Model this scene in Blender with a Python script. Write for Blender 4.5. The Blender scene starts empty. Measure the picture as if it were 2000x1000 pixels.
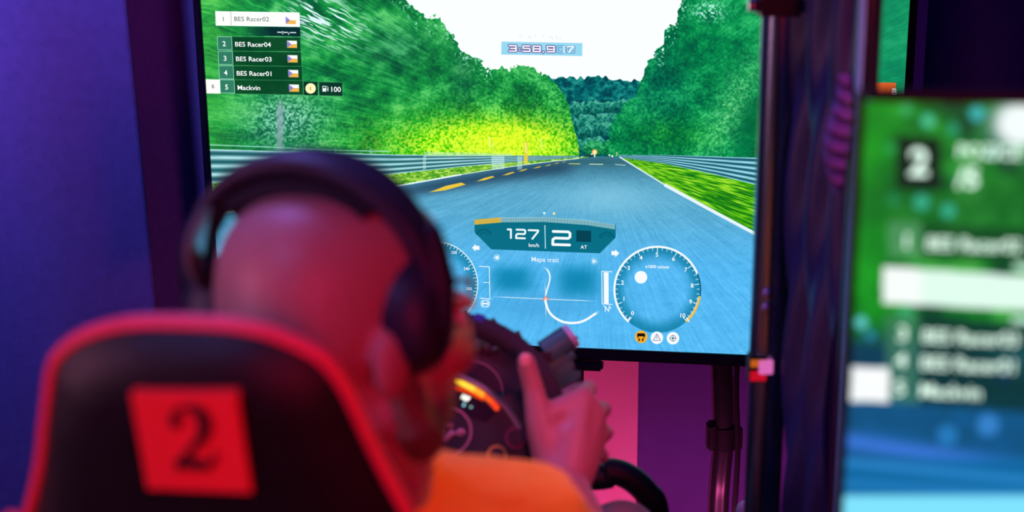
import bpy, bmesh, math, random
import numpy as np
from mathutils import Vector, Matrix
random.seed(4); rng = np.random.RandomState(7)
sc = bpy.context.scene
COL = sc.collection

# ------------------------------------------------------------------ camera
CAMH = 1.6
F_PX, PITCH, ROLL = 2973.5, 0.2721, -0.0086
cF = Vector((0, math.cos(PITCH), -math.sin(PITCH))); cR0 = Vector((1, 0, 0)); cU0 = cR0.cross(cF)
cR = math.cos(ROLL)*cR0 + math.sin(ROLL)*cU0; cU = math.cos(ROLL)*cU0 - math.sin(ROLL)*cR0
cam = bpy.data.cameras.new('camera'); camo = bpy.data.objects.new('camera', cam); COL.objects.link(camo)
M = Matrix.Identity(4)
for i, a in enumerate((cR, cU, -cF)):
    for j in range(3): M[j][i] = a[j]
M[0][3], M[1][3], M[2][3] = 0, 0, CAMH
camo.matrix_world = M
cam.sensor_width = 36.0; cam.lens = F_PX*36/2000; cam.clip_start = 0.05
cam.dof.use_dof = True; cam.dof.focus_distance = 2.68; cam.dof.aperture_fstop = cam.lens/18.5
sc.camera = camo

# ------------------------------------------------------------------ world, lights, exposure
sc.view_settings.view_transform = 'Standard'; sc.view_settings.look = 'None'
sc.view_settings.exposure = 0.0; sc.view_settings.gamma = 1.0
try: sc.view_settings.use_curve_mapping = False
except Exception: pass
w = bpy.data.worlds.new('world'); sc.world = w; w.use_nodes = True
w.node_tree.nodes['Background'].inputs[0].default_value = (0.09, 0.07, 0.26, 1)
w.node_tree.nodes['Background'].inputs[1].default_value = 0.05

def area(name, loc, target, size, power, color, sy=None, spread=math.pi):
    l = bpy.data.lights.new(name, 'AREA'); l.energy = power; l.color = color
    l.size = size
    if sy: l.shape = 'RECTANGLE'; l.size_y = sy
    l.spread = spread
    o = bpy.data.objects.new(name, l); COL.objects.link(o); o.location = loc
    o.rotation_euler = (Vector(target)-Vector(loc)).to_track_quat('-Z', 'Y').to_euler()
    return o
def spot(name, loc, target, power, color, deg, blend=.8, r=.05):
    l = bpy.data.lights.new(name, 'SPOT'); l.energy = power; l.color = color
    l.spot_size = math.radians(deg); l.spot_blend = blend; l.shadow_soft_size = r
    o = bpy.data.objects.new(name, l); COL.objects.link(o); o.location = loc
    o.rotation_euler = (Vector(target)-Vector(loc)).to_track_quat('-Z', 'Y').to_euler()
    return o
area('red_stage_light', (0.38, -.6, 1.5), (-.14, 1.1, 1.15), .35, 1.45, (1.0, .02, .085), spread=math.radians(50))
area('pink_side_light', (-1.75, .75, 1.35), (-.25, 1.1, 1.18), .4, .75, (1.0, .34, .60), spread=math.radians(50))
area('violet_ceiling_light', (-.6, 2.0, 2.62), (-.2, 1.15, 1.2), .5, 7.0, (.30, .22, 1.0), spread=math.radians(100))
area('blue_curtain_light', (-1.3, 1.8, 2.3), (-.95, 2.8, 1.15), .25, 6.0, (.22, .16, 1.0), spread=math.radians(90))
area('blue_curtain_fill', (-.86, 2.05, 2.3), (-.62, 2.92, 1.2), .08, 2.0, (.22, .17, 1.0), spread=math.radians(70))  # second unseen lamp, added to brighten the curtain beside the screen
area('magenta_floor_light', (.40, 2.45, .06), (.36, 2.93, .45), .5, 3.4, (1.0, .10, .40), sy=.1)
area('violet_back_light', (.3, 2.3, 2.6), (.3, 2.93, .6), .4, .9, (.28, .10, 1.0))
area('pink_hand_light', (.75, .95, 2.0), (.08, 1.65, .9), .3, .6, (1.0, .13, .36), spread=math.radians(36))
area('warm_shirt_fill', (.55, 1.55, 2.5), (.03, 1.32, 1.0), .15, .32, (1.0, .62, .30), spread=math.radians(24))  # unseen lamp added to warm and brighten the shirt
area('violet_rear_light', (-.85, .25, 2.3), (-.2, 1.08, 1.25), .3, .65, (.26, .26, 1.0), spread=math.radians(50))
area('blue_right_light', (1.4, 1.7, 2.5), (.6, 2.6, 1.2), .5, 1.6, (.08, .12, 1.0))
spot('red_divider_light', (.02, 2.2, .25), (.35, 1.56, .85), 1.0, (1.0, .03, .22), 34)

# ------------------------------------------------------------------ helpers
def ray(px, py):
    d = cF + cR*((px-1000)/F_PX) - cU*((py-500)/F_PX)
    return d
def at(px, py, y):
    """point of the place seen at that pixel, y metres in front of the camera"""
    d = ray(px, py); d = d*(y/d.y)
    return Vector((d.x, d.y, d.z+CAMH))
def onplane(px, py, o, n):
    d = ray(px, py); c = Vector((0, 0, CAMH)); t = (Vector(o)-c).dot(n)/d.dot(n)
    return c + d*t

def mat(name, color, rough=.6, metal=0, emis=None, es=1, noise=None, bump=0, bscale=300, spec=.5, coat=0, sheen=0, sub=0):
    m = bpy.data.materials.new(name); m.use_nodes = True; nt = m.node_tree; b = nt.nodes['Principled BSDF']
    b.inputs['Base Color'].default_value = (*color, 1); b.inputs['Roughness'].default_value = rough
    b.inputs['Metallic'].default_value = metal; b.inputs['Specular IOR Level'].default_value = spec
    b.inputs['Coat Weight'].default_value = coat; b.inputs['Sheen Weight'].default_value = sheen
    if sub: b.inputs['Subsurface Weight'].default_value = sub; b.inputs['Subsurface Radius'].default_value = (.02, .008, .004); b.inputs['Subsurface Scale'].default_value = .4
    if emis: b.inputs['Emission Color'].default_value = (*emis, 1); b.inputs['Emission Strength'].default_value = es
    tc = nt.nodes.new('ShaderNodeTexCoord')
    if noise:
        n = nt.nodes.new('ShaderNodeTexNoise'); n.inputs['Scale'].default_value = noise[0]; n.inputs['Detail'].default_value = 5
        r = nt.nodes.new('ShaderNodeMix'); r.data_type = 'RGBA'
        r.inputs[6].default_value = (*[c*(1-noise[1]) for c in color], 1); r.inputs[7].default_value = (*[min(1, c*(1+noise[1])) for c in color], 1)
        nt.links.new(tc.outputs['Object'], n.inputs['Vector']); nt.links.new(n.outputs['Fac'], r.inputs[0]); nt.links.new(r.outputs[2], b.inputs['Base Color'])
    if bump:
        n2 = nt.nodes.new('ShaderNodeTexNoise'); n2.inputs['Scale'].default_value = bscale; n2.inputs['Detail'].default_value = 3
        bp = nt.nodes.new('ShaderNodeBump'); bp.inputs['Strength'].default_value = bump; bp.inputs['Distance'].default_value = .002
        nt.links.new(tc.outputs['Object'], n2.inputs['Vector']); nt.links.new(n2.outputs['Fac'], bp.inputs['Height']); nt.links.new(bp.outputs[0], b.inputs['Normal'])
    return m
def emat(name, srgb, s=1.0):
    lin = [((c/255)/12.92 if c/255 <= .04045 else ((c/255+.055)/1.055)**2.4) for c in srgb]
    m = bpy.data.materials.new(name); m.use_nodes = True; b = m.node_tree.nodes['Principled BSDF']
    b.inputs['Base Color'].default_value = (0, 0, 0, 1); b.inputs['Specular IOR Level'].default_value = 0
    b.inputs['Emission Color'].default_value = (*lin, 1); b.inputs['Emission Strength'].default_value = s
    return m

MT = dict(
    bezel=mat('bezel_plastic', (.010, .010, .016), .35, spec=.2, noise=(40, .2)),
    back=mat('back_plastic', (.02, .02, .024), .6, noise=(30, .2), bump=.2),
    blackmetal=mat('black_powder_coat', (.018, .018, .022), .42, metal=.3, noise=(60, .25), bump=.15, bscale=500),
    steel=mat('dark_chrome', (.42, .42, .46), .22, metal=1, noise=(8, .15)),
    darksteel=mat('dark_glossy_tube', (.06, .06, .07), .25, metal=.6, noise=(9, .2)),
    pipe=mat('brushed_pipe', (.24, .36, .40), .26, metal=.95, noise=(12, .2)),
    curtain=mat('blue_violet_curtain', (.17, .15, .36), .9, noise=(60, .22), bump=.6, bscale=700, sheen=.2),
    navy=mat('navy_divider_fabric', (.022, .028, .11), .42, noise=(30, .3), bump=.3, bscale=300),
    pink=mat('pink_backdrop', (.90, .46, .58), .8, noise=(20, .06), bump=.2),
    indigo=mat('indigo_backdrop', (.10, .055, .30), .8, noise=(25, .12), bump=.2),
    wall=mat('dark_wall_paint', (.05, .04, .09), .85, noise=(5, .2), bump=.2, bscale=80),
    floor=mat('dark_carpet', (.035, .03, .05), .95, noise=(80, .4), bump=.6, bscale=400),
    leather=mat('black_leatherette', (.009, .010, .013), .45, noise=(30, .25), bump=.45, bscale=420, spec=.35),
    piping=mat('red_piping', (.98, .06, .11), .5, noise=(60, .12)),
    badge=mat('red_badge', (.98, .04, .05), .6, noise=(60, .06)),
    badgeink=mat('badge_number_black', (.03, .006, .012), .6, noise=(60, .1)),
    skin=mat('skin', (.40, .175, .175), .5, noise=(18, .13), bump=.25, bscale=160, sub=.25),
    nail=mat('nail', (.70, .40, .36), .3, noise=(60, .05)),
    beard=mat('beard_hair', (.17, .14, .09), .9, noise=(220, .5), bump=1.0, bscale=500),
    shirt=mat('orange_cotton', (.90, .19, .015), .85, noise=(22, .08), bump=.5, bscale=500, sheen=.2),
    trouser=mat('grey_trouser_cloth', (.20, .20, .23), .85, noise=(60, .2), bump=.4, bscale=600),
    shoe=mat('dark_shoe', (.03, .03, .035), .6, noise=(60, .2)),
    phone=mat('headset_plastic', (.020, .022, .045), .5, spec=.3, noise=(30, .2), bump=.15),
    cushion=mat('headset_cushion', (.010, .010, .018), .75, spec=.2, noise=(40, .2), bump=.4),
    inner=mat('headset_inner_teal', (.25, .45, .50), .3, noise=(30, .1)),
    suede=mat('rim_suede', (.03, .026, .038), .85, noise=(150, .3), bump=.5, bscale=900),
    wheelplastic=mat('wheel_plastic', (.022, .02, .028), .42, noise=(60, .2), bump=.15),
    bez2=mat('brushed_wheel_bezel', (.38, .38, .42), .35, metal=.8, noise=(60, .15)),
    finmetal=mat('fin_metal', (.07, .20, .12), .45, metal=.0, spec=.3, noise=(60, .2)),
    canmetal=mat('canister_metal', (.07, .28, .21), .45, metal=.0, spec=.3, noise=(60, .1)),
    palecap=mat('pale_end_cap', (.75, .85, .88), .5, noise=(60, .05)),
    knobpink=mat('knob_pink', (.75, .35, .45), .5, noise=(30, .1)),
    strapA=mat('strap_purple', (.17, .10, .42), .6, noise=(60, .2), bump=.3),
    strapB=mat('strap_dark', (.06, .02, .10), .6, noise=(60, .2)),
    ringp=mat('ring_pink', (.55, .28, .32), .5, noise=(60, .1)),
    ringy=mat('ring_yellow', (.75, .42, .08), .5, noise=(60, .1)),
    ringm=mat('ring_magenta', (.30, .04, .12), .5, noise=(60, .1)),
)

class MB:
    def __init__(s): s.v = []; s.f = []
    def add(s, vs, fs):
        o = len(s.v); s.v += [Vector(v) for v in vs]; s.f += [tuple(i+o for i in f) for f in fs]; return s
    def box(s, c, h, ax=None):
        c = Vector(c); ax = ax or (Vector((1, 0, 0)), Vector((0, 1, 0)), Vector((0, 0, 1)))
        vs = [c+ax[0]*(x*h[0])+ax[1]*(y*h[1])+ax[2]*(z*h[2]) for x in (-1, 1) for y in (-1, 1) for z in (-1, 1)]
        return s.add(vs, [(0, 1, 3, 2), (4, 6, 7, 5), (0, 4, 5, 1), (2, 3, 7, 6), (0, 2, 6, 4), (1, 5, 7, 3)])
    def tube(s, path, r, n=12, up=None, sq=1.0, cap=True, round_=False):
        """tapered tube; r number or list; up gives the direction of the first radius, sq scales the second"""
        P = [Vector(p) for p in path]; R = r if isinstance(r, (list, tuple)) else [r]*len(P)
        S = sq if isinstance(sq, (list, tuple)) else [sq]*len(P)
        if round_:
            t0 = (P[0]-P[1]).normalized(); t1 = (P[-1]-P[-2]).normalized()
            P0 = []; R0 = []; S0 = []
            for a in (80, 55, 28): P0.append(P[0]+t0*R[0]*math.sin(math.radians(a))); R0.append(R[0]*math.cos(math.radians(a))); S0.append(S[0])
            P1 = []; R1 = []; S1 = []
            for a in (28, 55, 80): P1.append(P[-1]+t1*R[-1]*math.sin(math.radians(a))); R1.append(R[-1]*math.cos(math.radians(a))); S1.append(S[-1])
            P = P0+P+P1; R = R0+list(R)+R1; S = S0+list(S)+S1
        vs = []; fs = []; prev = None
        for i, p in enumerate(P):
            t = (P[min(i+1, len(P)-1)]-P[max(i-1, 0)]).normalized()
            if up is not None: a = Vector(up)
            else: a = prev if prev is not None else (Vector((0, 0, 1)) if abs(t.z) < .9 else Vector((1, 0, 0)))
            a = (a-t*a.dot(t)).normalized(); b = t.cross(a); prev = a
            for k in range(n):
                q = 2*math.pi*k/n; vs.append(p+a*(R[i]*math.cos(q))+b*(R[i]*S[i]*math.sin(q)))
        for i in range(len(P)-1):
            for k in range(n):
                fs.append((i*n+k, i*n+(k+1) % n, (i+1)*n+(k+1) % n, (i+1)*n+k))
        if cap: fs.append(tuple(range(n))[::-1]); fs.append(tuple((len(P)-1)*n+k for k in range(n)))
        return s.add(vs, fs)
    def ell(s, c, r, ax=None, n=24, m=14, fn=None):
        c = Vector(c); ax = ax or (Vector((1, 0, 0)), Vector((0, 1, 0)), Vector((0, 0, 1)))
        vs = []; fs = []
        for i in range(1, m):
            th = math.pi*i/m
            for k in range(n):
                ph = 2*math.pi*k/n
                l = Vector((math.sin(th)*math.cos(ph)*r[0], math.sin(th)*math.sin(ph)*r[1], math.cos(th)*r[2]))
                if fn: l = fn(l)
                vs.append(c+ax[0]*l.x+ax[1]*l.y+ax[2]*l.z)
        t = Vector((0, 0, r[2])); b = Vector((0, 0, -r[2]))
        if fn: t = fn(t); b = fn(b)
        vs.append(c+ax[0]*t.x+ax[1]*t.y+ax[2]*t.z); vs.append(c+ax[0]*b.x+ax[1]*b.y+ax[2]*b.z)
        for i in range(m-2):
            for k in range(n): fs.append((i*n+k, (i+1)*n+k, (i+1)*n+(k+1) % n, i*n+(k+1) % n))
        T = (m-1)*n
        for k in range(n): fs.append((T, k, (k+1) % n)); fs.append((T+1, (m-2)*n+(k+1) % n, (m-2)*n+k))
        return s.add(vs, fs)
    def prism(s, pts, fr, d0, d1):
        """pts 2D in frame fr=(o,a,b,n), extruded from d0 to d1 along n"""
        o, a, b, n = fr; k = len(pts)
        vs = [o+a*x+b*y+n*d for d in (d0, d1) for x, y in pts]
        fs = [tuple(range(k))[::-1], tuple(range(k, 2*k))]+[(i, (i+1) % k, k+(i+1) % k, k+i) for i in range(k)]
        return s.add(vs, fs)
    def ring(s, fr, cx, cy, r, w, d0, d1, n=48, a0=0, a1=360):
        o, a, b, nn = fr; full = abs(a1-a0) >= 360; cnt = n if full else n+1
        vs = []
        for i in range(cnt):
            q = math.radians(a0+(a1-a0)*i/n); c_, s_ = math.cos(q), math.sin(q)
            for rr, d in ((r-w/2, d0), (r+w/2, d0), (r+w/2, d1), (r-w/2, d1)):
                vs.append(o+a*(cx+rr*c_)+b*(cy+rr*s_)+nn*d)
        fs = []
        for i in range(n if full else n):
            j = (i+1) % cnt
            for k in range(4): fs.append((i*4+k, i*4+(k+1) % 4, j*4+(k+1) % 4, j*4+k))
        if not full: fs.append((0, 1, 2, 3)); fs.append(tuple((cnt-1)*4+k for k in (3, 2, 1, 0)))
        return s.add(vs, fs)
    def build(s, name, m, parent=None, root=None, base=None, bevel=0, smooth=True, angle=40, remesh=0, sm=0, disp=0, segs=2):
        me = bpy.data.meshes.new(name)
        if parent is not None: org = ORG[parent.name]
        else: org = Vector(base) if base is not None else sum(s.v, Vector())/len(s.v)
        me.from_pydata([v-org for v in s.v], [], s.f); me.validate()
        bm = bmesh.new(); bm.from_mesh(me); bmesh.ops.recalc_face_normals(bm, faces=bm.faces)
        if bevel:
            es = [e for e in bm.edges if len(e.link_faces) == 2 and e.calc_face_angle(0) > .6]
            bmesh.ops.bevel(bm, geom=es, offset=bevel, segments=segs, affect='EDGES', clamp_overlap=True)
        bm.to_mesh(me); bm.free()
        o = bpy.data.objects.new(name, me); COL.objects.link(o)
        if remesh:
            md = o.modifiers.new('r', 'REMESH'); md.mode = 'VOXEL'; md.voxel_size = remesh; md.use_smooth_shade = True
            if sm: q = o.modifiers.new('s', 'SMOOTH'); q.iterations = sm; q.factor = .5
            if disp:
                tx = bpy.data.textures.new('t', 'CLOUDS'); tx.noise_scale = disp[0]
                q = o.modifiers.new('d', 'DISPLACE'); q.texture = tx; q.strength = disp[1]; q.mid_level = .5
            dg = bpy.context.evaluated_depsgraph_get(); nm = bpy.data.meshes.new_from_object(o.evaluated_get(dg))
            o.modifiers.clear(); o.data = nm; nm.name = name; me = nm
        me.materials.clear(); me.materials.append(m)
        if smooth:
            me.polygons.foreach_set('use_smooth', [True]*len(me.polygons))
            if not remesh: me.set_sharp_from_angle(angle=math.radians(angle))
        if parent is not None: o.parent = parent
        else: o.location = org
        ORG[o.name] = org
        return o
ORG = {}
def thing(name, loc, label, cat, group=None):
    o = bpy.data.objects.new(name, None); COL.objects.link(o); o.location = loc; o.empty_display_size = .05
    o['label'] = label; o['category'] = cat
    if group: o['group'] = group
    ORG[o.name] = Vector(loc)
    return o
def tag(o, label, cat, group=None):
    o['label'] = label; o['category'] = cat
    if group: o['group'] = group
    return o
def smoothpath(pts, k=6, closed=False):
    P = [Vector(p) for p in pts]; out = []; n = len(P)
    for i in range(n if closed else n-1):
        g = lambda j: P[j % n] if closed else P[max(0, min(n-1, j))]
        p0, p1, p2, p3 = g(i-1), g(i), g(i+1), g(i+2)
        for q in range(k):
            t = q/k
            out.append(.5*((2*p1)+(p2-p0)*t+(2*p0-5*p1+4*p2-p3)*t*t+(-p0+3*p1-3*p2+p3)*t**3))
    if not closed: out.append(P[-1])
    return out

# ------------------------------------------------------------------ room
def slab(name, c, h, m):
    o = MB().box(c, h).build(name, m, smooth=False); o['kind'] = 'structure'; return o
slab('floor', (0, .9, -.05), (2.6, 2.9, .05), MT['floor'])
slab('ceiling', (0, .9, 2.75), (2.6, 2.9, .05), MT['wall'])
slab('wall_back', (0, 3.55, 1.35), (2.5, .05, 1.35), MT['wall'])
slab('wall_front', (0, -1.95, 1.35), (2.5, .05, 1.35), MT['wall'])
slab('wall_left', (-2.55, .9, 1.35), (.05, 2.9, 1.35), MT['wall'])
slab('wall_right', (2.55, .9, 1.35), (.05, 2.9, 1.35), MT['wall'])

# ------------------------------------------------------------------ screens: pictures computed here
TVW = 1.21; TVH = TVW*9/16
class Plane:
    def __init__(s, X, Y, Z, yaw, W, H):
        s.a = Vector((math.cos(yaw), math.sin(yaw), 0)); s.b = Vector((0, 0, 1)); s.n = s.a.cross(s.b)  # towards viewer
        s.o = Vector((X, Y, Z)); s.W = W; s.H = H
    def uv(s, px, py):
        p = onplane(px, py, s.o, s.n)-s.o
        return p.dot(s.a)/s.W+.5, p.dot(s.b)/s.H
    def loc(s, px, py, off=0): return onplane(px, py, s.o, s.n)+s.n*off
    def pxgrid(s, nx, ny):
        u = (np.arange(nx)+.5)/nx; v = (np.arange(ny)+.5)/ny; U, V = np.meshgrid(u, v)
        o = np.array(s.o)-np.array([0, 0, CAMH]); a = np.array(s.a); b = np.array(s.b)
        P = o[None, None]+a*(U[..., None]-.5)*s.W+b*V[..., None]*s.H
        d = P@np.array(cF); return 1000+F_PX*(P@np.array(cR))/d, 500-F_PX*(P@np.array(cU))/d

def vnoise(x, y, seed):
    r = np.random.RandomState(seed); G = r.rand(256, 256).astype(np.float32)
    xi = np.floor(x).astype(np.int64); yi = np.floor(y).astype(np.int64); fx = (x-xi).astype(np.float32); fy = (y-yi).astype(np.float32)
    fx = fx*fx*(3-2*fx); fy = fy*fy*(3-2*fy)
    a = G[yi & 255, xi & 255]; b = G[yi & 255, (xi+1) & 255]; c = G[(yi+1) & 255, xi & 255]; d = G[(yi+1) & 255, (xi+1) & 255]
    return (a*(1-fx)+b*fx)*(1-fy)+(c*(1-fx)+d*fx)*fy
def fbm(x, y, seed, o=4):
    s = 0; t = 0; k = 1.0
    for i in range(o):
        s = s+vnoise(x*2**i+13*i, y*2**i+7*i, seed+i)*k; t += k; k *= .55
    return s/t
def sst(x, a, b):
    t = np.clip((x-a)/(b-a), 0, 1); return t*t*(3-2*t)
def C(*c): return np.array(c, dtype=np.float32)/255
def mix(A, B, m): return A*(1-m[..., None])+B*m[..., None]

class Picture:
    def __init__(s, plane, nx, ny):
        s.p = plane; s.nx, s.ny = nx, ny; X, Y = plane.pxgrid(nx, ny); s.X = X.astype(np.float32); s.Y = Y.astype(np.float32)
        s.I = np.zeros((ny, nx, 3), np.float32)
    def crop(s, x0, y0, x1, y1, pad=4):
        us = [s.p.uv(x, y) for x in (x0-pad, x1+pad) for y in (y0-pad, y1+pad)]
        a = int(max(0, min(u for u, v in us)*s.nx)); b = int(min(s.nx, max(u for u, v in us)*s.nx+1))
        c = int(max(0, min(v for u, v in us)*s.ny)); d = int(min(s.ny, max(v for u, v in us)*s.ny+1))
        return slice(c, max(c, d)), slice(a, max(a, b))
    def blend(s, sl, m, col, alpha=1): 
        m = (m*alpha)[..., None]; s.I[sl] = s.I[sl]*(1-m)+C(*col)*m
    def poly(s, pts, col, alpha=1, soft=.5, grad=None):
        xs = [p[0] for p in pts]; ys = [p[1] for p in pts]; sl = s.crop(min(xs), min(ys), max(xs), max(ys)); X = s.X[sl]; Y = s.Y[sl]
        ar = sum(pts[i][0]*pts[(i+1) % len(pts)][1]-pts[(i+1) % len(pts)][0]*pts[i][1] for i in range(len(pts))); sg = 1 if ar > 0 else -1
        d = np.full(X.shape, 1e9, np.float32)
        for i in range(len(pts)):
            (x0, y0), (x1, y1) = pts[i], pts[(i+1) % len(pts)]; L = math.hypot(x1-x0, y1-y0)
            d = np.minimum(d, sg*((x1-x0)*(Y-y0)-(y1-y0)*(X-x0))/L)
        m = np.clip(d/(2*soft)+.5, 0, 1)
        if grad: m = m*np.clip((X-grad[0])/(grad[1]-grad[0]), 0, 1)
        s.blend(sl, m, col, alpha)
    def stroke(s, pts, w, col, alpha=1, closed=False, soft=.5, fade=0):
        if closed: pts = list(pts)+[pts[0]]
        xs = [p[0] for p in pts]; ys = [p[1] for p in pts]; sl = s.crop(min(xs)-w, min(ys)-w, max(xs)+w, max(ys)+w); X = s.X[sl]; Y = s.Y[sl]
        D = np.full(X.shape, 1e9, np.float32)
        for i in range(len(pts)-1):
            (x0, y0), (x1, y1) = pts[i], pts[i+1]; dx, dy = x1-x0, y1-y0; q = dx*dx+dy*dy+1e-9
            t = np.clip(((X-x0)*dx+(Y-y0)*dy)/q, 0, 1); D = np.minimum(D, np.hypot(X-x0-t*dx, Y-y0-t*dy))
        m = np.clip((w/2-D)/(2*soft)+.5, 0, 1)
        if fade:
            for (ex, ey) in (pts[0], pts[-1]): m = m*np.clip(np.hypot(X-ex, Y-ey)/fade, 0, 1)
        s.blend(sl, m, col, alpha)
    def disc(s, cx, cy, r, col, alpha=1, soft=.5):
        sl = s.crop(cx-r-soft, cy-r-soft, cx+r+soft, cy+r+soft); D = np.hypot(s.X[sl]-cx, s.Y[sl]-cy)
        s.blend(sl, np.clip((r-D)/(2*soft)+.5, 0, 1), col, alpha)
    def arc(s, cx, cy, r, w, a0, a1, col, alpha=1):
        n = max(3, int(abs(a1-a0)/4)); s.stroke([(cx+r*math.cos(math.radians(a0+(a1-a0)*i/n)), cy-r*math.sin(math.radians(a0+(a1-a0)*i/n))) for i in range(n+1)], w, col, alpha)
    def image(s, name):
        im = bpy.data.images.new(name, s.nx, s.ny, alpha=False, float_buffer=False)
        a = np.ones((s.ny, s.nx, 4), np.float32); a[..., :3] = np.clip(s.I, 0, 1); im.pixels.foreach_set(a.ravel()); im.update(); im.pack()
        return im
def screen_mat(name, im, strength):
    m = bpy.data.materials.new(name); m.use_nodes = True; nt = m.node_tree; b = nt.nodes['Principled BSDF']
    b.inputs['Base Color'].default_value = (.004, .004, .005, 1); b.inputs['Roughness'].default_value = .35; b.inputs['Specular IOR Level'].default_value = .15
    t = nt.nodes.new('ShaderNodeTexImage'); t.image = im; nt.links.new(t.outputs[0], b.inputs['Emission Color']); b.inputs['Emission Strength'].default_value = strength
    return m

def interp(X, pts):
    return np.interp(X, [p[0] for p in pts], [p[1] for p in pts]).astype(np.float32)

PL = Plane(.0556, 2.6, CAMH-.8944, -.156, TVW, TVH)
pic = Picture(PL, 2048, 1152); X, Y = pic.X, pic.Y
VX, VY = 1168., 304.
dx, dy = X-VX, Y-VY; rr = np.hypot(dx, dy)+1; th = np.arctan2(dy, dx)
far = sst(rr, 120, 520)
# leaf noise: isotropic near the vanishing point, streaked outwards with distance
leaf = fbm(X/3.6, Y/3.6, 3, 4)
thk = th*170; thk = thk+fbm(X/30, Y/30, 17, 2)*2.2
strk = fbm(thk*1.2, np.log(rr)*14, 11, 3)*.6+fbm(thk*.45, np.log(rr)*7, 15, 3)*.4
tex = leaf*(1-far*.8)+strk*far*.8
big = fbm(X/60, Y/45, 21, 4); med = fbm(X/18, Y/14, 31, 3)
tex = np.clip((tex-.5)*1.55+.5, 0, 1)
def foliage(dark, mid, light, v):
    v = np.clip(v, 0, 1)
    return mix(mix(C(*dark), C(*mid), np.clip(v*2, 0, 1)), C(*light), np.clip(v*2-1, 0, 1))
v = (tex-.5)*.85+.52+(big-.5)*1.5+(med-.5)*.7
left = foliage((4, 92, 52), (20, 148, 66), (88, 206, 108), v)
# hue shifts on the left side
lg = np.exp(-((X-405)/60)**2)*.6; left = mix(left, C(96, 214, 70), lg*np.clip(tex+.15, 0, 1))
tq = np.exp(-(((X-560)/75)**2+((Y-235)/55)**2))*.85; left = mix(left, foliage((20, 100, 84), (72, 160, 130), (170, 228, 214), (leaf-.5)*3.2+.5), np.clip(tq, 0, 1))
tq = np.exp(-(((X-780)/70)**2+((Y-95)/45)**2))*.7; left = mix(left, foliage((4, 60, 50), (16, 104, 66), (60, 160, 110), v), tq)
tq = np.exp(-(((X-905)/28)**2+((Y-150)/70)**2))*.6; left = mix(left, C(4, 74, 62), tq*(1-.5*tex))
gl = np.exp(-(((X-955)/195)**2+((Y-285)/55)**2)); yl = foliage((20, 168, 10), (110, 226, 6), (214, 255, 60), (leaf-.5)*2.6+.4+gl*.5)
left = mix(left, yl, np.clip(gl*1.5, 0, 1))
gl2 = np.exp(-(((X-985)/90)**2+((Y-275)/34)**2)); left = mix(left, C(236, 255, 40), np.clip(gl2*1.0*(.55+.6*tex), 0, 1))
hillv = (fbm(X/8, Y/6, 41, 4)-.5)*2.2+.45-(Y-155)/500
hill = foliage((0, 66, 78), (0, 104, 108), (40, 156, 140), hillv)
def clump(base, cx, cy, rx, ry, seed, dark, mid, light):
    n = vnoise(X/6, Y/6, seed); d = np.hypot((X-cx)/rx, (Y-cy)/ry)+(n-.5)*.45
    m = np.clip((1-d)*8, 0, 1); vv = .95-np.clip((Y-cy+ry)/(2*ry), 0, 1)*.9+(leaf-.5)*1.4
    return mix(base, foliage(dark, mid, light, vv), m)
for (cx, cy, rx, ry) in ((1130, 215, 22, 17), (1158, 212, 20, 17), (1190, 210, 20, 14), (1215, 205, 18, 12), (1145, 240, 26, 18), (1185, 236, 30, 16), (1150, 258, 24, 16), (1180, 252, 26, 14), (1205, 262, 22, 18), (1142, 285, 22, 16), (1165, 281, 22, 16)):
    hill = clump(hill, cx, cy, rx, ry, int(cx), (0, 66, 66), (14, 118, 102), (84, 184, 158))
hill = clump(hill, 1160, 290, 26, 16, 5, (0, 90, 60), (20, 140, 80), (80, 200, 130)); hill = clump(hill, 1200, 290, 30, 22, 6, (0, 90, 60), (10, 130, 70), (60, 190, 110))
right = foliage((0, 92, 62), (4, 140, 76), (52, 196, 114), (tex-.5)*.8+.5+(big-.5)*1.2+(med-.5)*.6)
tq = np.exp(-(((X-1290)/60)**2+((Y-175)/75)**2))*.75; right = mix(right, foliage((0, 66, 62), (0, 104, 82), (14, 150, 96), v), tq)
tq = np.exp(-(((X-1445-(Y-180)*-.45)/34)**2+((Y-205)/85)**2))*.8; right = mix(right, foliage((20, 150, 80), (70, 190, 110), (150, 235, 160), (leaf-.5)*2.4+.5), tq)
tq = np.exp(-(((X-1470)/30)**2+((Y-240)/50)**2))*.8; right = mix(right, C(0, 100, 58), tq)
tq = np.exp(-(((X-1310)/70)**2+((Y-265)/30)**2))*.6; right = mix(right, foliage((0, 110, 50), (30, 160, 50), (110, 210, 70), v), tq)
right = mix(right, C(24, 150, 110), sst(X, 1560, 1700)*.8*(.6+.4*tex))
# sky boundaries
jit = (fbm(X/7, Y/7, 51, 3)-.5)*34+(fbm(X/22, Y/22, 55, 2)-.5)*24
skyL = interp(X, [(300, -400), (640, -220), (760, -30), (795, 0), (812, 25), (838, 36), (859, 30), (866, 50), (884, 68), (899, 94), (913, 104), (935, 112), (949, 134), (967, 130), (996, 137), (1014, 126), (1039, 132), (1068, 151), (1084, 160), (1104, 187), (1113, 215), (1119, 248), (1127, 270), (1133, 305), (1140, 400)])
skyR = interp(X, [(1150, 400), (1168, 292), (1176, 276), (1190, 250), (1208, 224), (1222, 202), (1241, 187), (1252, 158), (1262, 126), (1277, 104), (1296, 92), (1298, 58), (1320, 45), (1328, 8), (1340, -10), (1370, -120), (1500, -420)])
hillt = interp(X, [(1060, 151), (1086, 152), (1122, 153), (1176, 151), (1230, 157), (1260, 160)])+(vnoise(X/7, Y*0, 61)-.5)*9
img = np.zeros_like(pic.I)+C(252, 255, 255)
img = mix(img, hill, np.clip(Y-hillt+.5, 0, 1)*(X > 1040)*(X < 1300))
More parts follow.
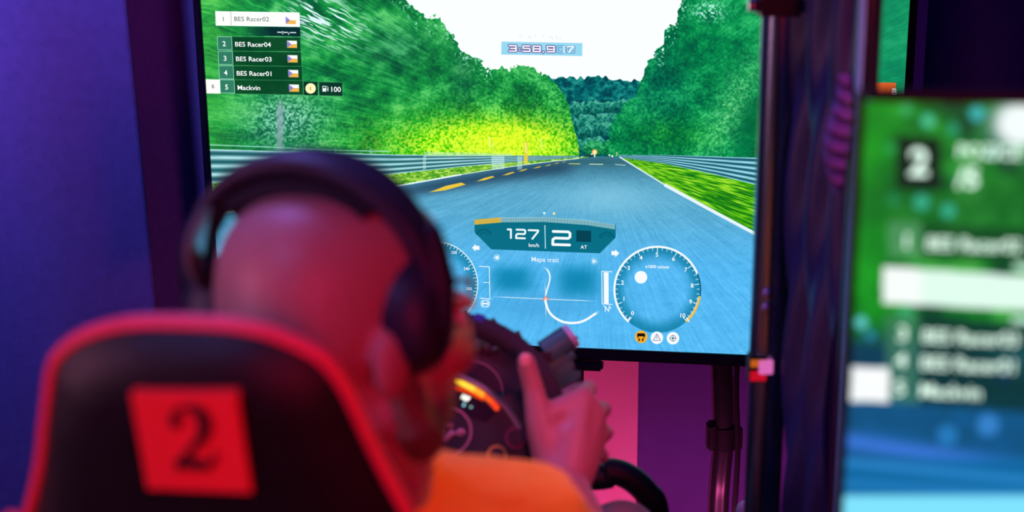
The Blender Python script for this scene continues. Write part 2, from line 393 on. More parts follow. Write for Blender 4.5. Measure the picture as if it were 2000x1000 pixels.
mL = np.clip((Y-(skyL+jit*.55))/1.5+.5, 0, 1)*(X < 1131+jit*.2); img = mix(img, left, mL)
mR = np.clip((Y-(skyR+jit*.75))/1.5+.5, 0, 1)*(X > 1190); img = mix(img, right, mR)
# bright sky flecks through the upper left foliage
fl = np.clip((fbm(thk*1.6, np.log(rr)*26, 71, 2)-.52)*9, 0, 1)*np.clip(np.exp(-(((X-640-(Y-45)*.5)/62)**2+((Y-40)/46)**2))*1.5, 0, 1)
img = mix(img, C(226, 250, 255), np.clip(fl, 0, 1)*(Y < 140))
fl = np.clip((leaf-.62)*12, 0, 1)*np.clip(1-np.abs(Y-skyL-14)/26, 0, 1)*(X > 760)*(X < 960); img = mix(img, C(200, 245, 250), fl*.8)
fl = np.clip((leaf-.58)*12, 0, 1)*np.clip(1-np.abs(Y-skyR-16)/30, 0, 1)*(X > 1280)*(Y < 130); img = mix(img, C(210, 250, 250), fl*.8)
fl = np.exp(-(((X-1385)/28)**2+((Y-22)/16)**2))*np.clip((leaf-.5)*9, 0, 1); img = mix(img, C(214, 250, 255), np.clip(fl*1.2, 0, 1))
# pale trunk and posts
tr = np.exp(-((X-(548+(Y-200)*-.02))/7)**4)*sst(Y, 185, 215)*(Y < 294); img = mix(img, C(140, 168, 176), tr*.75)
# ground
railT_L = interp(X, [(300, 289), (412, 291), (540, 295), (780, 302), (960, 303.5), (1140, 304.5)])
railB_L = interp(X, [(300, 366), (412, 358), (600, 352), (760, 341), (900, 326), (1000, 317), (1140, 306.5)])
roadL = interp(X, [(300, 425), (412, 419), (440, 415), (700, 373), (785, 361.5), (900, 341), (1000, 325), (1070, 316), (1140, 308.5), (1165, 306)])
railT_R = interp(X, [(1180, 303), (1215, 302.5), (1300, 303), (1480, 308), (1790, 325)])
railB_R = interp(X, [(1180, 305), (1215, 308), (1300, 320), (1400, 342), (1480, 362), (1790, 446)])
roadR = interp(X, [(1180, 304), (1211, 307), (1240, 324), (1300, 361), (1400, 416), (1480, 458), (1790, 620)])
hor = 305.5
gnd = Y > np.where(X < 1165, roadL, np.where(X > 1195, 304, hor))
tY = np.clip((Y-306)/380, 0, 1)
rn = fbm(X/26+Y/40, Y/9, 81, 3); rn2 = fbm(X/3, Y/2.2, 85, 2)
rs = fbm(thk*.5, np.log(rr)*5, 83, 3)
road = mix(mix(C(60, 122, 146), C(92, 172, 208), sst(tY, .0, .22)), C(86, 186, 244), sst(tY, .2, .62))
road = road+((rn-.5)*.05+(rn2-.5)*.05+(rs-.5)*.10)[..., None]
lt = np.exp(-(((X-1190)/95)**2+((Y-385)/34)**2)); road = mix(road, C(146, 212, 236), lt*.55)
dkm = np.exp(-((Y-roadL-14)/15)**2)*sst(X, 640, 860)*(1-sst(X, 1090, 1150)); road = mix(road, C(38, 72, 98), np.clip(dkm*.85, 0, 1))
dk2 = np.exp(-(((X-1170)/90)**2+((Y-316)/9)**2)); road = mix(road, C(46, 98, 110), dk2*.7)
img = mix(img, road, gnd.astype(np.float32)*((Y > roadR) | (X < 1200)))
# left verge and right verge
gn = fbm(X/6, Y/2.5, 91, 3)
grL = foliage((50, 140, 30), (118, 190, 48), (196, 232, 104), (gn-.5)*2+.5)
mg = ((Y > railB_L) & (Y < roadL) & (X < 1150)).astype(np.float32); img = mix(img, grL, mg)
gst = fbm(thk*.8, np.log(rr)*9, 95, 3)
grR = foliage((20, 116, 24), (84, 188, 14), (176, 230, 60), (gst-.5)*2.4+.55-(X-1250)/900)
mg = ((Y > railB_R) & (Y < roadR) & (X > 1205)).astype(np.float32); img = mix(img, grR, mg)
# guard rails: corrugated bands
def rail(img, top, bot, n, on, seed, light, dark):
    t = (Y-top)/np.maximum(bot-top, .5); m = ((t > 0) & (t < 1) & on).astype(np.float32)
    wv = .5+.5*np.cos(t*n*2*math.pi); wv = wv**1.2
    wb = fbm(X/40, Y/8, seed, 3); c = mix(C(*dark), C(*light), np.clip(wv*(.75+.5*wb), 0, 1))
    return mix(img, c, m)
img = rail(img, railT_L, railB_L, 4, X < 1142, 101, (178, 230, 236), (34, 98, 104))
img = rail(img, railT_R, railB_R, 5, X > 1208, 103, (158, 224, 240), (20, 84, 104))
pic.I = img
pic.stroke([(300, 281), (412, 283), (520, 287), (640, 293), (760, 296)], 1.8, (170, 236, 226), .9)
for bx in (655, 724): pic.stroke([(bx, 292), (bx, 300)], 4, (130, 200, 190), .7)
pic.poly([(828, 296), (1000, 300), (1000, 305), (828, 306)], (196, 240, 200), .55)
for (a, b, c_) in ((826, 832, .5), (960, 985, .6), (1010, 1020, .5)): pic.poly([(a, 305), (b, 305), (b, 330), (a, 332)], (200, 240, 240), c_)
pic.poly([(1023, 277), (1031, 277), (1031, 319), (1023, 320)], (236, 214, 60), .9)
for tx, ty, tw in ((955, 268, 3), (962, 276, 2), (1056, 272, 3), (1026, 280, 4)): pic.stroke([(tx, ty), (tx+2, ty+18)], tw, (236, 250, 150), .8)
# road edge lines and dashes
xs = [560, 640, 700, 785, 900, 1000, 1070, 1130]; f = lambda x: float(np.interp(x, [412, 440, 700, 785, 900, 1000, 1070, 1140], [419, 415, 373, 361.5, 341, 325, 316, 308.5]))
pic.stroke([(x, f(x)) for x in (300, 412, 440, 560, 640, 700, 785, 900)], 3.0, (236, 252, 255)); pic.stroke([(x, f(x)) for x in (900, 1000, 1070, 1130)], 1.6, (226, 246, 226))
er = [(1211, 307), (1240, 325), (1300, 362), (1400, 416.5), (1480, 459), (1790, 622)]
pic.stroke(er[:3], 2.6, (226, 244, 250)); pic.stroke(er[2:], 6.5, (232, 246, 255))
for cx, cy, hw, hh, sh in ((874, 367, 36, 5.5, 5), (948, 349.5, 18, 3.2, 2.6), (993, 339.5, 12, 2.4, 1.6), (1021, 332.5, 9, 1.8, 1.2), (1049, 327, 8, 1.5, .9), (1070, 323, 6, 1.2, .7), (1087, 319, 5, 1, .5), (1101, 316, 4, .9, .4)):
    pic.poly([(cx-hw, cy+sh+hh*.7), (cx-hw*.1, cy+hh-sh*.2), (cx+hw, cy-sh-hh*.3), (cx+hw*.75, cy-sh-hh), (cx-hw*.1, cy-sh*.8)], (250, 206, 60), .95)
pic.poly([(1112, 318.5), (1134, 319), (1133, 321), (1110, 320.5)], (220, 214, 120), .8); pic.poly([(1152, 319.5), (1178, 320), (1178, 322), (1150, 321.5)], (226, 236, 200), .8)
pic.poly([(1200, 320), (1222, 322), (1222, 324), (1202, 322)], (230, 240, 220), .6)
pic.disc(1161.5, 297, 5.5, (255, 180, 60)); pic.disc(1161.5, 297, 3, (255, 250, 230)); pic.stroke([(1161.5, 300), (1161.5, 306)], 2.5, (240, 250, 240))
pic.disc(1156, 301, 2, (200, 240, 240)); pic.disc(1190, 303, 1.8, (240, 240, 220)); pic.stroke([(1204, 297), (1204, 304)], 1.6, (250, 190, 120)); pic.disc(1196, 305, 2, (240, 250, 250))
pic.poly([(1140, 301), (1158, 303), (1158, 306), (1140, 306)], (40, 60, 60), .6)

# --- heads-up display (flat print on the screen)
W_ = (248, 252, 255)
def hz(x, y): return y
pic.poly([(926.8, 429), (980, 426), (1063, 424.5), (1145, 431), (1202.5, 439), (1202.5, 463.7), (1171.5, 494.7), (959.7, 487), (926.8, 453.8)], (2, 108, 130), .95)
topb = lambda x: float(np.interp(x, [926.8, 979, 1063, 1146.6, 1202.5], [428.7, 424.3, 423.4, 429.6, 438.3]))
x = 927.5; i = 0
while x < 1202:
    yel = x < 978.5
    pic.stroke([(x, topb(x)+1), (x, topb(x)+9.6)], 1.5 if yel else 1.0, (250, 190, 60) if yel else (236, 255, 255), 1, soft=.35)
    x += 2.35
pic.poly([(926.8, 429), (978.5, 424.5), (978.5, 434.5), (926.8, 439)], (250, 190, 60), .55)
pic.disc(1063, 416.3, 2.2, (240, 255, 255)); pic.disc(1082, 417, 2.6, (255, 214, 130)); pic.disc(1082, 417, 1.3, (255, 255, 235))
pic.stroke([(1064.2, 440.5), (1065.2, 485)], 1.7, (220, 245, 250))
pic.poly([(1125.5, 450), (1154.5, 450.8), (1154.5, 472.8), (1125.5, 472)], (2, 66, 82), .95)
pic.arc(945, 462, 14, 4, 20, 160, (0, 92, 112), .8); pic.arc(945, 462, 8, 2, 20, 160, (0, 92, 112), .8); pic.arc(1185, 468, 14, 4, 20, 160, (0, 92, 112), .8); pic.arc(1185, 468, 8, 2, 20, 160, (0, 92, 112), .8)
GL = {'0': [[(0, 0), (1, 0), (1, 1), (0, 1), (0, 0)]], '1': [[(.15, .0), (.6, .0), (.6, 1)]],
      '2': [[(0, 0), (.9, 0), (1, .12), (1, .4), (.9, .5), (.12, .5), (0, .62), (0, 1), (1, 1)]],
      '3': [[(0, 0), (1, 0), (1, 1), (0, 1)], [(.2, .5), (1, .5)]], '5': [[(1, 0), (0, 0), (0, .45), (.9, .45), (1, .55), (1, 1), (0, 1)]],
      '7': [[(0, 0), (1, 0), (1, .15), (.45, 1)]], '8': [[(0, 0), (1, 0), (1, 1), (0, 1), (0, 0)], [(0, .5), (1, .5)]],
      '9': [[(1, .55), (0, .55), (0, 0), (1, 0), (1, 1), (0, 1)]], ':': [[(.5, .3), (.5, .3)], [(.5, .85), (.5, .85)]], ',': [[(.5, .85), (.45, 1.1)]]}
def tech(ch, x0, y0, w, h, st, sl, col, lean=0, outline=None):
    tr_ = lambda u, v: (x0+w*u+lean*(1-v), y0+h*v+sl*w*u)
    for pass_ in ((1, 0) if outline else (0,)):
        for p in GL[ch]:
            q = [tr_(*a) for a in p]
            pic.stroke(q, st+(outline[1] if pass_ else 0), outline[0] if pass_ else col)
tech('1', 989.5, 448, 14, 16.5, 3.8, .03, W_); tech('2', 1008, 448.5, 17, 16.5, 3.8, .03, W_, 1); tech('7', 1031.5, 449.5, 18.5, 16.5, 3.8, .03, W_, 1)
tech('2', 1079.5, 452, 33, 25.5, 5.4, .03, W_, 1)
# arrows and map arrows
pic.poly([(922, 484), (929, 476.3), (929, 491)], W_); pic.poly([(928.5, 480), (936.5, 480.3), (936.5, 488), (928.5, 487.7)], W_)
pic.poly([(1209.5, 494.7), (1201.5, 487), (1201.5, 502.5)], W_); pic.poly([(1194, 490.2), (1202, 490.6), (1202, 498.6), (1194, 498.2)], W_)
for cx, cy, s_ in ((970, 503, -1), (1160.8, 510.5, 1)):
    pic.disc(cx, cy, 7, (150, 212, 244), .75); pic.poly([(cx+s_*4.5, cy), (cx-s_*3.5, cy-4.5), (cx-s_*3.5, cy+4.5)], W_)
# map
def soft(cx, cy, rx, ry, col, a, p=2):
    sl = pic.crop(cx-rx*1.9, cy-ry*1.9, cx+rx*1.9, cy+ry*1.9); d = np.exp(-(np.abs((pic.X[sl]-cx)/rx)**p+np.abs((pic.Y[sl]-cy)/ry)**p)); pic.blend(sl, d, col, a)
soft(1000, 545, 42, 26, (4, 128, 170), .85, 3); soft(1128, 550, 42, 32, (4, 128, 170), .85, 3); soft(1060, 600, 90, 26, (60, 150, 205), .4)
pic.stroke([(960, 579.5), (1168, 588.5)], 1.5, (222, 240, 250), .95, fade=30); pic.stroke([(1064.8, 546), (1066.3, 627)], 1.5, (206, 232, 246), .95, fade=18)
trk = smoothpath([(x_, y_, 0) for x_, y_ in ((1061, 521.5), (1069, 527), (1073.8, 538), (1073, 550), (1067.6, 569), (1065, 583), (1067.6, 597), (1073.8, 611), (1086, 622), (1103, 629.5), (1125, 630.5), (1143.6, 625), (1168.4, 609))], 5)
trk = [(p.x, p.y) for p in trk]
pic.stroke(trk[:len(trk)//2-4], 2.8, W_, 1, fade=10); pic.stroke(trk[len(trk)//2-6:], 4.6, W_, 1, fade=7)
pic.stroke([(1060.5, 586.5), (1066, 579), (1071.5, 587)], 2.2, (255, 120, 90)); pic.disc(1066, 584, 2.4, (255, 214, 190))
# brake and throttle bars
pic.stroke([(936.5, 520.2), (955.6, 521), (956.8, 584), (938, 582.3)], 1.5, W_); pic.stroke([(944, 551.4), (955.5, 552)], 1.3, W_)
pic.arc(948, 593, 6, 1.6, 0, 360, W_); pic.stroke([(943, 593), (953, 593)], 3, W_); pic.arc(948, 593, 8.5, 1.2, 60, -60, W_); pic.arc(948, 593, 8.5, 1.2, 120, 240, W_)
pic.poly([(1179, 531.5), (1188.6, 532), (1189, 593.5), (1179.5, 593)], W_); pic.stroke([(1195.5, 531), (1175.3, 529.6), (1176.2, 593.6), (1195.8, 594.8)], 1.5, W_)
pic.stroke([(1179, 597.5), (1182.5, 599.5), (1182, 608)], 1.8, W_); pic.stroke([(1182.5, 599.5), (1189, 608), (1190, 597.5)], 1.8, W_); pic.stroke([(1190, 600), (1193.5, 602)], 1.6, W_)
# rev counter and speedometer
def gauge(cx, cy, r, full):
    sl = pic.crop(cx-r, cy-r, cx+r, cy+r); D = np.hypot(pic.X[sl]-cx, pic.Y[sl]-cy)
    pic.blend(sl, (D < r)*sst(D, r*.62, r*.96), (8, 120, 158), .75)
gauge(1284, 566, 84, 1); gauge(849, 556, 84, 0)
pic.arc(1284, 566, 84, 4.2, 227, 22, W_); pic.arc(1284, 566, 84.5, 1.6, 22, -8, (10, 60, 90)); pic.arc(1284, 566, 83.5, 4.4, -10, -47, (250, 186, 60)); pic.arc(1284, 566, 81, 1.0, -10, -47, W_)
for i in range(0, 41):
    a = math.radians(227-274*i/40); L = 8 if i % 4 == 0 else 4.5
    pic.stroke([(1284+(82)*math.cos(a), 566-82*math.sin(a)), (1284+(82-L)*math.cos(a), 566-(82-L)*math.sin(a))], 1.5 if i % 4 == 0 else 1.1, W_)
pic.stroke([(1226, 627), (1230.5, 619.5)], 2.2, W_); pic.stroke([(1346, 628), (1341, 621)], 2.2, W_)
pic.disc(1251.8, 541.5, 12.3, W_)
pic.arc(849, 556, 84, 1.8, 140, -48, W_)
for i in range(0, 34):
    a = math.radians(110-158*i/33); L = 7 if i % 4 == 1 else 4
    pic.stroke([(849+83*math.cos(a), 556-83*math.sin(a)), (849+(83-L)*math.cos(a), 556-(83-L)*math.sin(a))], 1.2, W_)
# warning lamps
pic.disc(1252.3, 658, 12.2, (255, 178, 50)); pic.disc(1283, 659.7, 12.2, W_); pic.disc(1314.4, 660.6, 12.2, W_)
pic.poly([(1245, 651), (1259, 651), (1260.5, 657), (1244, 657)], (20, 16, 12)); pic.stroke([(1246, 658), (1246, 659)], 2, (20, 16, 12)); pic.stroke([(1258, 658), (1258, 659)], 2, (20, 16, 12))
for q in (1247, 1254): pic.stroke([(q+2, 661), (q, 662.5), (q+3, 664), (q, 666)], 1.5, (20, 16, 12))
pic.stroke([(1283, 652), (1290, 665), (1276, 665)], 1.1, (110, 110, 150), closed=True); pic.stroke([(1283, 656), (1283, 661.5)], 1.1, (110, 110, 150))
pic.arc(1314.4, 660.6, 5.4, 1.1, 0, 360, (90, 120, 150)); pic.disc(1314.4, 660.6, 2, (30, 60, 90)); pic.stroke([(1308, 660.6), (1321, 660.6)], .8, (90, 120, 150)); pic.stroke([(1314.4, 654), (1314.4, 667)], .8, (90, 120, 150))
# standings
S_ = lambda X_, Y_: (380+X_/4.545, Y_/4.545)
def quad(a, b, c_, d, col, alpha=1, **k): pic.poly([S_(*a), S_(*b), S_(*c_), S_(*d)], col, alpha, **k)
quad((182, 98), (932, 110), (937, 240), (188, 228), (254, 255, 252)); pic.stroke([S_(322, 104), S_(326, 230)], 1, (150, 190, 170))
quad((340, 234), (936, 242), (940, 324), (345, 314), (0, 40, 44), .95, grad=(462, 530))
pic.stroke([S_(737, 286), S_(772, 287)], 2, W_); pic.disc(*S_(782, 282), 1.2, W_); pic.disc(*S_(782, 298), 1.2, W_); pic.stroke([S_(792, 288), S_(826, 288)], 2, W_); pic.stroke([S_(838, 292), S_(835, 306)], 1.6, W_); pic.stroke([S_(850, 289), S_(898, 290)], 2, W_)
for k, (yy, xo) in enumerate(((323, 0), (453, 7), (581, 14), (706, 22))):
    quad((330+xo, yy+3), (938+xo, yy+9), (943+xo, yy+134), (336+xo, yy+126), (2, 62, 30), .88)
    pic.stroke([S_(330+xo, yy+2), S_(940+xo, yy+9)], .9, (70, 150, 100), .9); pic.stroke([S_(940+xo, yy+9), S_(944+xo, yy+134)], .9, (70, 150, 100), .8)
    quad((200+xo, yy), (330+xo, yy+2), (335+xo, yy+122), (206+xo, yy+120), (48, 126, 100), .95)
    pic.stroke([S_(202+xo, yy+2), S_(329+xo, yy+4), S_(334+xo, yy+120), S_(207+xo, yy+118)], 1.1, (170, 226, 210), .95, closed=True)
pic.stroke([S_(358, 833), S_(965, 843)], .9, (70, 150, 100), .8)
quad((98, 703), (226, 705), (230, 832), (106, 830), (254, 255, 252))
quad((966, 724), (1092, 727), (1096, 846), (970, 843), (2, 46, 26), .92); quad((1102, 728), (1311, 733), (1314, 853), (1106, 847), (2, 46, 34), .92)
pic.stroke([S_(1104, 728), S_(1311, 733), S_(1314, 853), S_(1107, 847)], .8, (60, 140, 100), .9, closed=True)
pic.disc(*S_(1030, 785), 10.3, (255, 250, 190)); 
fx, fy = S_(1134, 762); pic.poly([(fx, fy), (fx+7.5, fy+.2), (fx+7.7, fy+11.4), (fx+.3, fy+11.2)], W_); pic.poly([(fx+1.5, fy+1.6), (fx+6, fy+1.7), (fx+6, fy+4.4), (fx+1.5, fy+4.3)], (10, 56, 44)); pic.stroke([(fx+7.5, fy+5.5), (fx+10, fy+6), (fx+10.3, fy+10), (fx+11.6, fy+9.5), (fx+11.3, fy+3), (fx+9, fy+1)], 1.2, W_)
for (fx, fy, bg) in ((808, 147, 0), (819, 360, 1), (824, 489, 1), (831, 620, 1), (837, 749, 1)):
    a, b = S_(fx, fy); wv_, h_ = 19.6, 14.4
    pic.poly([(a, b), (a+wv_, b+.4), (a+wv_+.3, b+h_/2+.4), (a+.3, b+h_/2)], (255, 255, 255)); pic.poly([(a+.3, b+h_/2), (a+wv_+.3, b+h_/2+.4), (a+wv_+.6, b+h_+.2), (a+.6, b+h_-.2)], (246, 184, 74)); pic.poly([(a, b), (a+9, b+h_/2), (a+.6, b+h_-.2)], (140, 130, 214))
# timer
pic.poly([(979.5, 81.3), (1137.5, 84.2), (1137, 109.4), (979, 106.6)], (150, 218, 244), 1)
out = ((70, 60, 130), 2.6); ts = .018; wc = (255, 250, 255)
for ch, a, w_ in (('3', 994.5, 13.5), ('5', 1021.5, 13.5), ('8', 1041.5, 13.5), ('9', 1069, 13.5)):
    tech(ch, a, 89+(a-980)*ts-.1, w_, 10.5, 3.0, ts, wc, 0, out)
tech(':', 1011, 92, 8, 8, 3, ts, wc, 0, out); tech(',', 1057.5, 94, 8, 8, 2.6, ts, wc, 0, out)
out2 = ((40, 120, 180), 2.4)
tech('0', 1089, 91, 12.5, 10.5, 2.2, ts, (190, 232, 250), 0, out2); pic.stroke([(1101.5, 91), (1101.5, 102)], 3, wc); tech('0', 1108.5, 91.3, 12.5, 10.5, 2.2, ts, (190, 232, 250), 0, out2); pic.stroke([(1108.5, 91), (1120, 91), (1111, 102)], 3, wc)
for q_ in ((1015, 70.5), (1019, 70), (1032, 71.5), (1036, 71), (1036, 74), (1046, 70), (1061, 71), (1074, 71.5), (1078, 73), (1078.5, 75), (1087, 71), (1087, 75.5), (1091, 76), (1095, 76)): pic.disc(q_[0], q_[1], .8, (214, 190, 226), .8)
imA = pic.image('race_picture')

def frame_of(PLn): return (PLn.o, PLn.a, PLn.b, PLn.n)
def text(s, px, py, cap, pln, m, parent, off=.0012, bold=.0, cx=False, italic=0, wscale=1.0):
    """flat lettering on a screen plane: px,py = baseline left (or centre), cap = capital height in photo pixels"""
    p0 = pln.loc(px, py); p1 = pln.loc(px, py-cap); L = (p1-p0).length; size = L/.69
    cu = bpy.data.curves.new('lettering', 'FONT'); cu.body = s; cu.size = size; cu.offset = bold*size
    cu.align_x = 'CENTER' if cx else 'LEFT'; cu.shear = italic; cu.resolution_u = 3
    to = bpy.data.objects.new('tmp', cu); COL.objects.link(to)
    dg = bpy.context.evaluated_depsgraph_get(); me = bpy.data.meshes.new_from_object(to.evaluated_get(dg)); bpy.data.objects.remove(to)
    org = ORG[parent.name]
    for v_ in me.vertices: v_.co = p0+pln.a*v_.co.x*wscale+pln.b*v_.co.y+pln.n*off-org
    me.materials.clear(); me.materials.append(m); me.name = 'lettering'
    o = bpy.data.objects.new('lettering', me); COL.objects.link(o); o.parent = parent; ORG[o.name] = org
    return o
def television(PLn, im, strength, name, label, bz, bzb, thick=.03):
    base = PLn.o.copy(); base.z -= bzb
    t = thing('television', base, label, 'television')
    o, a, b, n = frame_of(PLn); W2, H2 = PLn.W/2, PLn.H; ax = (a, n, b)
    mb = MB()
    mb.box(o+b*(H2/2)+a*(-W2-bz/2)-n*.004, (bz/2, .010, H2/2+bz), ax); mb.box(o+b*(H2/2)+a*(W2+bz/2)-n*.004, (bz/2, .010, H2/2+bz), ax)
    mb.box(o+b*(H2+bz/2)-n*.004, (W2, .0098, bz/2), ax); mb.box(o-b*(bzb/2)-n*.004, (W2+bz, .0099, bzb/2), ax)
    mb.build('bezel', MT['bezel'], t, bevel=.002)
    MB().box(o+b*(H2/2)-n*(.0145+thick/2), (W2+bz*.6, thick/2, H2/2+bz*.5), ax).build('back_cover', MT['back'], t, bevel=.006)
    me = bpy.data.meshes.new('screen'); org = ORG[t.name]
    g = 1; vs = [o+a*x_-org+b*y_+n*0 for x_, y_ in ((-W2, 0), (W2, 0), (W2, H2), (-W2, H2))]; vs += [v_-n*.012 for v_ in vs]
    me.from_pydata(vs, [], [(0, 1, 2, 3), (7, 6, 5, 4), (0, 4, 5, 1), (1, 5, 6, 2), (2, 6, 7, 3), (3, 7, 4, 0)])
    uv = me.uv_layers.new(name='UVMap'); co = [(0, 0), (1, 0), (1, 1), (0, 1)]
    for i_ in range(4): uv.data[i_].uv = co[i_]
    for i_ in range(4, 24): uv.data[i_].uv = (.001, .001)
    me.materials.append(screen_mat('screen_picture', im, strength))
    s_ = bpy.data.objects.new('screen', me); COL.objects.link(s_); s_.parent = t; ORG[s_.name] = org
    return t, s_
tvA, scrA = television(PL, imA, 1.0, 'television', 'large black-framed screen showing a race track between green trees', .013, .021)
o, a, b, n = frame_of(PL)
WT = emat('hud_white', W_, 1.05); DG = emat('hud_dark_green', (30, 90, 60)); DK = emat('hud_dark', (40, 46, 44)); GREY = emat('hud_grey', (214, 206, 214))
MB().box(PL.loc(1118, 704)-n*.004-b*.008, (.055, .012, .009), (a, n, b)).build('sensor_foot', MT['bezel'], tvA, bevel=.004)
text('1', *S_(244, 187), 8.6, PL, DG, scrA, bold=.004); text('BES Racer02', *S_(352, 186), 8.6, PL, DG, scrA, bold=-.002, wscale=1.12)
for i_, (nm, nb, yy, xo) in enumerate((('BES Racer04', '2', 408, 0), ('BES Racer03', '3', 538, 8), ('BES Racer01', '4', 666, 14), ('Mackvin', '5', 793, 22))):
    text(nb, *S_(266+xo, yy), 9.4, PL, WT, scrA, bold=.018, cx=True); text(nm, *S_(359+xo, yy+3), 8.8, PL, WT, scrA, bold=.012, wscale=1.12)
text('B', *S_(166, 782), 7, PL, DK, scrA, cx=True); text('$', *S_(1030, 797), 5.6, PL, emat('hud_gold', (150, 140, 60)), scrA, cx=True); text('100', *S_(1204, 813), 9.6, PL, WT, scrA, bold=.014, wscale=1.06)
text('km/h', 1043, 482, 7, PL, WT, scrA, cx=True, bold=.008); text('AT', 1140.5, 485.5, 6.6, PL, WT, scrA, cx=True, bold=.008)
text('Mapa trati', 1064.5, 511, 8.8, PL, emat('hud_soft', (226, 240, 252)), scrA, cx=True, bold=.012)
text('x1000 ot/min', 1283.7, 523.6, 6, PL, WT, scrA, cx=True, bold=.012, wscale=.95)
for s_, X_, Y_ in (('0', 1146, 746), ('1', 1092, 655), ('2', 1083, 553), ('3', 1122, 461), ('4', 1200, 397), ('5', 1300, 377), ('6', 1404, 403), ('7', 1481, 472), ('8', 1522, 572), ('9', 1512, 673), ('10', 1460, 760)):
    text(s_, 880+X_/3.225, 380+Y_/3.225+4, 8, PL, WT, scrA, cx=True, bold=.012)
for s_, x_, y_ in (('200', 887, 495.5), ('240', 911.6, 527), ('280', 916, 566)): text(s_, x_, y_, 5.4, PL, WT, scrA, cx=True, bold=.008)
# orange tag seen through the gap at the right edge of the picture
MB().prism([(-.0175, -.007), (-.015, -.0105), (.0175, -.0105), (.0175, .0105), (-.0175, .0105)], (PL.loc(1728, 173.5), a, b, n), .0004, .002).build('tag_panel', emat('hud_orange', (236, 104, 44)), scrA)
text('B', 1746, 184, 12, PL, WT, scrA, off=.003, cx=True, bold=.03)

# right-hand near television
RY = 1.05
p0 = at(1690, 197, RY); ryaw = -.17; ra = Vector((math.cos(ryaw), math.sin(ryaw), 0)); RW = .97; RH = RW*9/16
c0 = p0+ra*(RW/2)-Vector((0, 0, RH))
PR = Plane(c0.x, c0.y, c0.z, ryaw, RW, RH)
pr = Picture(PR, 1024, 576); X, Y = pr.X, pr.Y
n1 = fbm(X/70, Y/60, 5, 4); n2 = fbm(X/22, Y/18, 9, 3)
I = foliage((6, 74, 44), (14, 128, 40), (70, 176, 70), (n1-.5)*2.2+.45+(n2-.5)*.6)
I = mix(I, C(22, 160, 34), np.exp(-((X-1700)/60)**2)*.7); I = mix(I, C(8, 92, 36), np.exp(-((Y-400)/70)**2)*.6)
I = mix(I, C(8, 62, 88), sst(Y, 612+(X-1680)*.08, 690+(X-1680)*.08)); I = mix(I, C(16, 92, 148), sst(Y, 745, 800)*(.5+.5*n2))
I = mix(I, C(60, 120, 222), np.exp(-((Y-865-(X-1680)*.16)/18)**2)*.95); I = mix(I, C(10, 104, 160), sst(Y, 885, 910)); 
I = mix(I, C(50, 140, 214), np.exp(-((Y-905-(X-1680)*.1)/9)**2)*.8); I = mix(I, C(40, 130, 200), np.exp(-((Y-945-(X-1680)*.06)/8)**2)*.8); I = mix(I, C(128, 228, 255), sst(Y, 962, 972)*(1-sst(Y, 1010, 1040))); I = mix(I, C(20, 110, 160), sst(Y, 1030, 1060))
I = mix(I, C(96, 200, 240), np.exp(-(((X-1990)/55)**2+((Y-700)/32)**2)))
I = mix(I, C(245, 255, 255), np.clip(np.exp(-(((X-1992)/46)**2+((Y-242)/42)**2))*1.8, 0, 1))
pr.I = I
for cx, cy, r_, c_ in ((1812, 236, 12, (90, 220, 190)), (1908, 222, 14, (70, 214, 226)), (1862, 252, 12, (40, 170, 130)), (1770, 215, 10, (60, 180, 120)), (1740, 290, 10, (40, 170, 90)), (1800, 395, 16, (60, 190, 160)), (1852, 412, 14, (60, 190, 170)), (1745, 390, 12, (30, 140, 90)), (1682, 630, 12, (120, 226, 250)), (1870, 345, 8, (60, 170, 110)), (1940, 300, 10, (60, 180, 170)), (1770, 610, 16, (60, 180, 120)), (1700, 655, 10, (50, 140, 190)), (1850, 850, 20, (40, 130, 200)), (1930, 830, 22, (60, 140, 220)), (1960, 735, 14, (30, 60, 230))): pr.disc(cx, cy, r_, c_, .8, soft=3)
pr.poly([(1752, 265), (1838, 268), (1838, 372), (1752, 368)], (2, 34, 28), .92)
pr.poly([(1735, 432), (1800, 435), (1800, 503), (1735, 500)], (90, 150, 110), .7); pr.poly([(1800, 435), (2080, 450), (2080, 520), (1800, 505)], (4, 70, 34), .8)
pr.poly([(1724, 520), (2090, 545), (2090, 612), (1724, 592)], (226, 255, 240)); pr.poly([(1724, 520), (1800, 525), (1800, 597), (1724, 592)], (248, 255, 252))
pr.poly([(1730, 614), (1796, 618), (1796, 790), (1730, 786)], (70, 130, 100), .7); pr.poly([(1796, 618), (2080, 636), (2080, 810), (1796, 790)], (4, 52, 50), .8)
pr.poly([(1663, 716), (1738, 718), (1737, 786), (1661, 784)], (252, 255, 255))
pr.stroke([(1985, 520), (2010, 522)], 12, (210, 250, 230)); pr.stroke([(1980, 625), (2010, 627)], 12, (210, 250, 230))
imB = pr.image('race_picture_right')
tvB, scrB = television(PR, imB, 1.0, 'television', 'near blurred screen cut off by the right edge of the photo', .0065, .015)
PAL = emat('hud_pale', (226, 255, 238), 1.25); X2 = lambda x_, y_: (1640+x_/1.19, 160+y_/1.19)
text('2', 1793, 341, 50, PR, PAL, scrB, cx=True, bold=.03); text('POZICE', 1868, 306, 24, PR, PAL, scrB, bold=.02); text('/5', 1868, 364, 36, PR, PAL, scrB, bold=.03)
for s_, x_, y_, nm in (('1', 1770, 483, 'BES Racer02'), ('3', 1762, 664, 'BES Racer03'), ('4', 1759, 716, 'BES Racer01'), ('5', 1757, 770, 'Mackvin')):
    text(s_, x_, y_, 27, PR, PAL, scrB, cx=True, bold=.02); text(nm, x_+38, y_+3, 25, PR, PAL, scrB, bold=.015, wscale=.93)

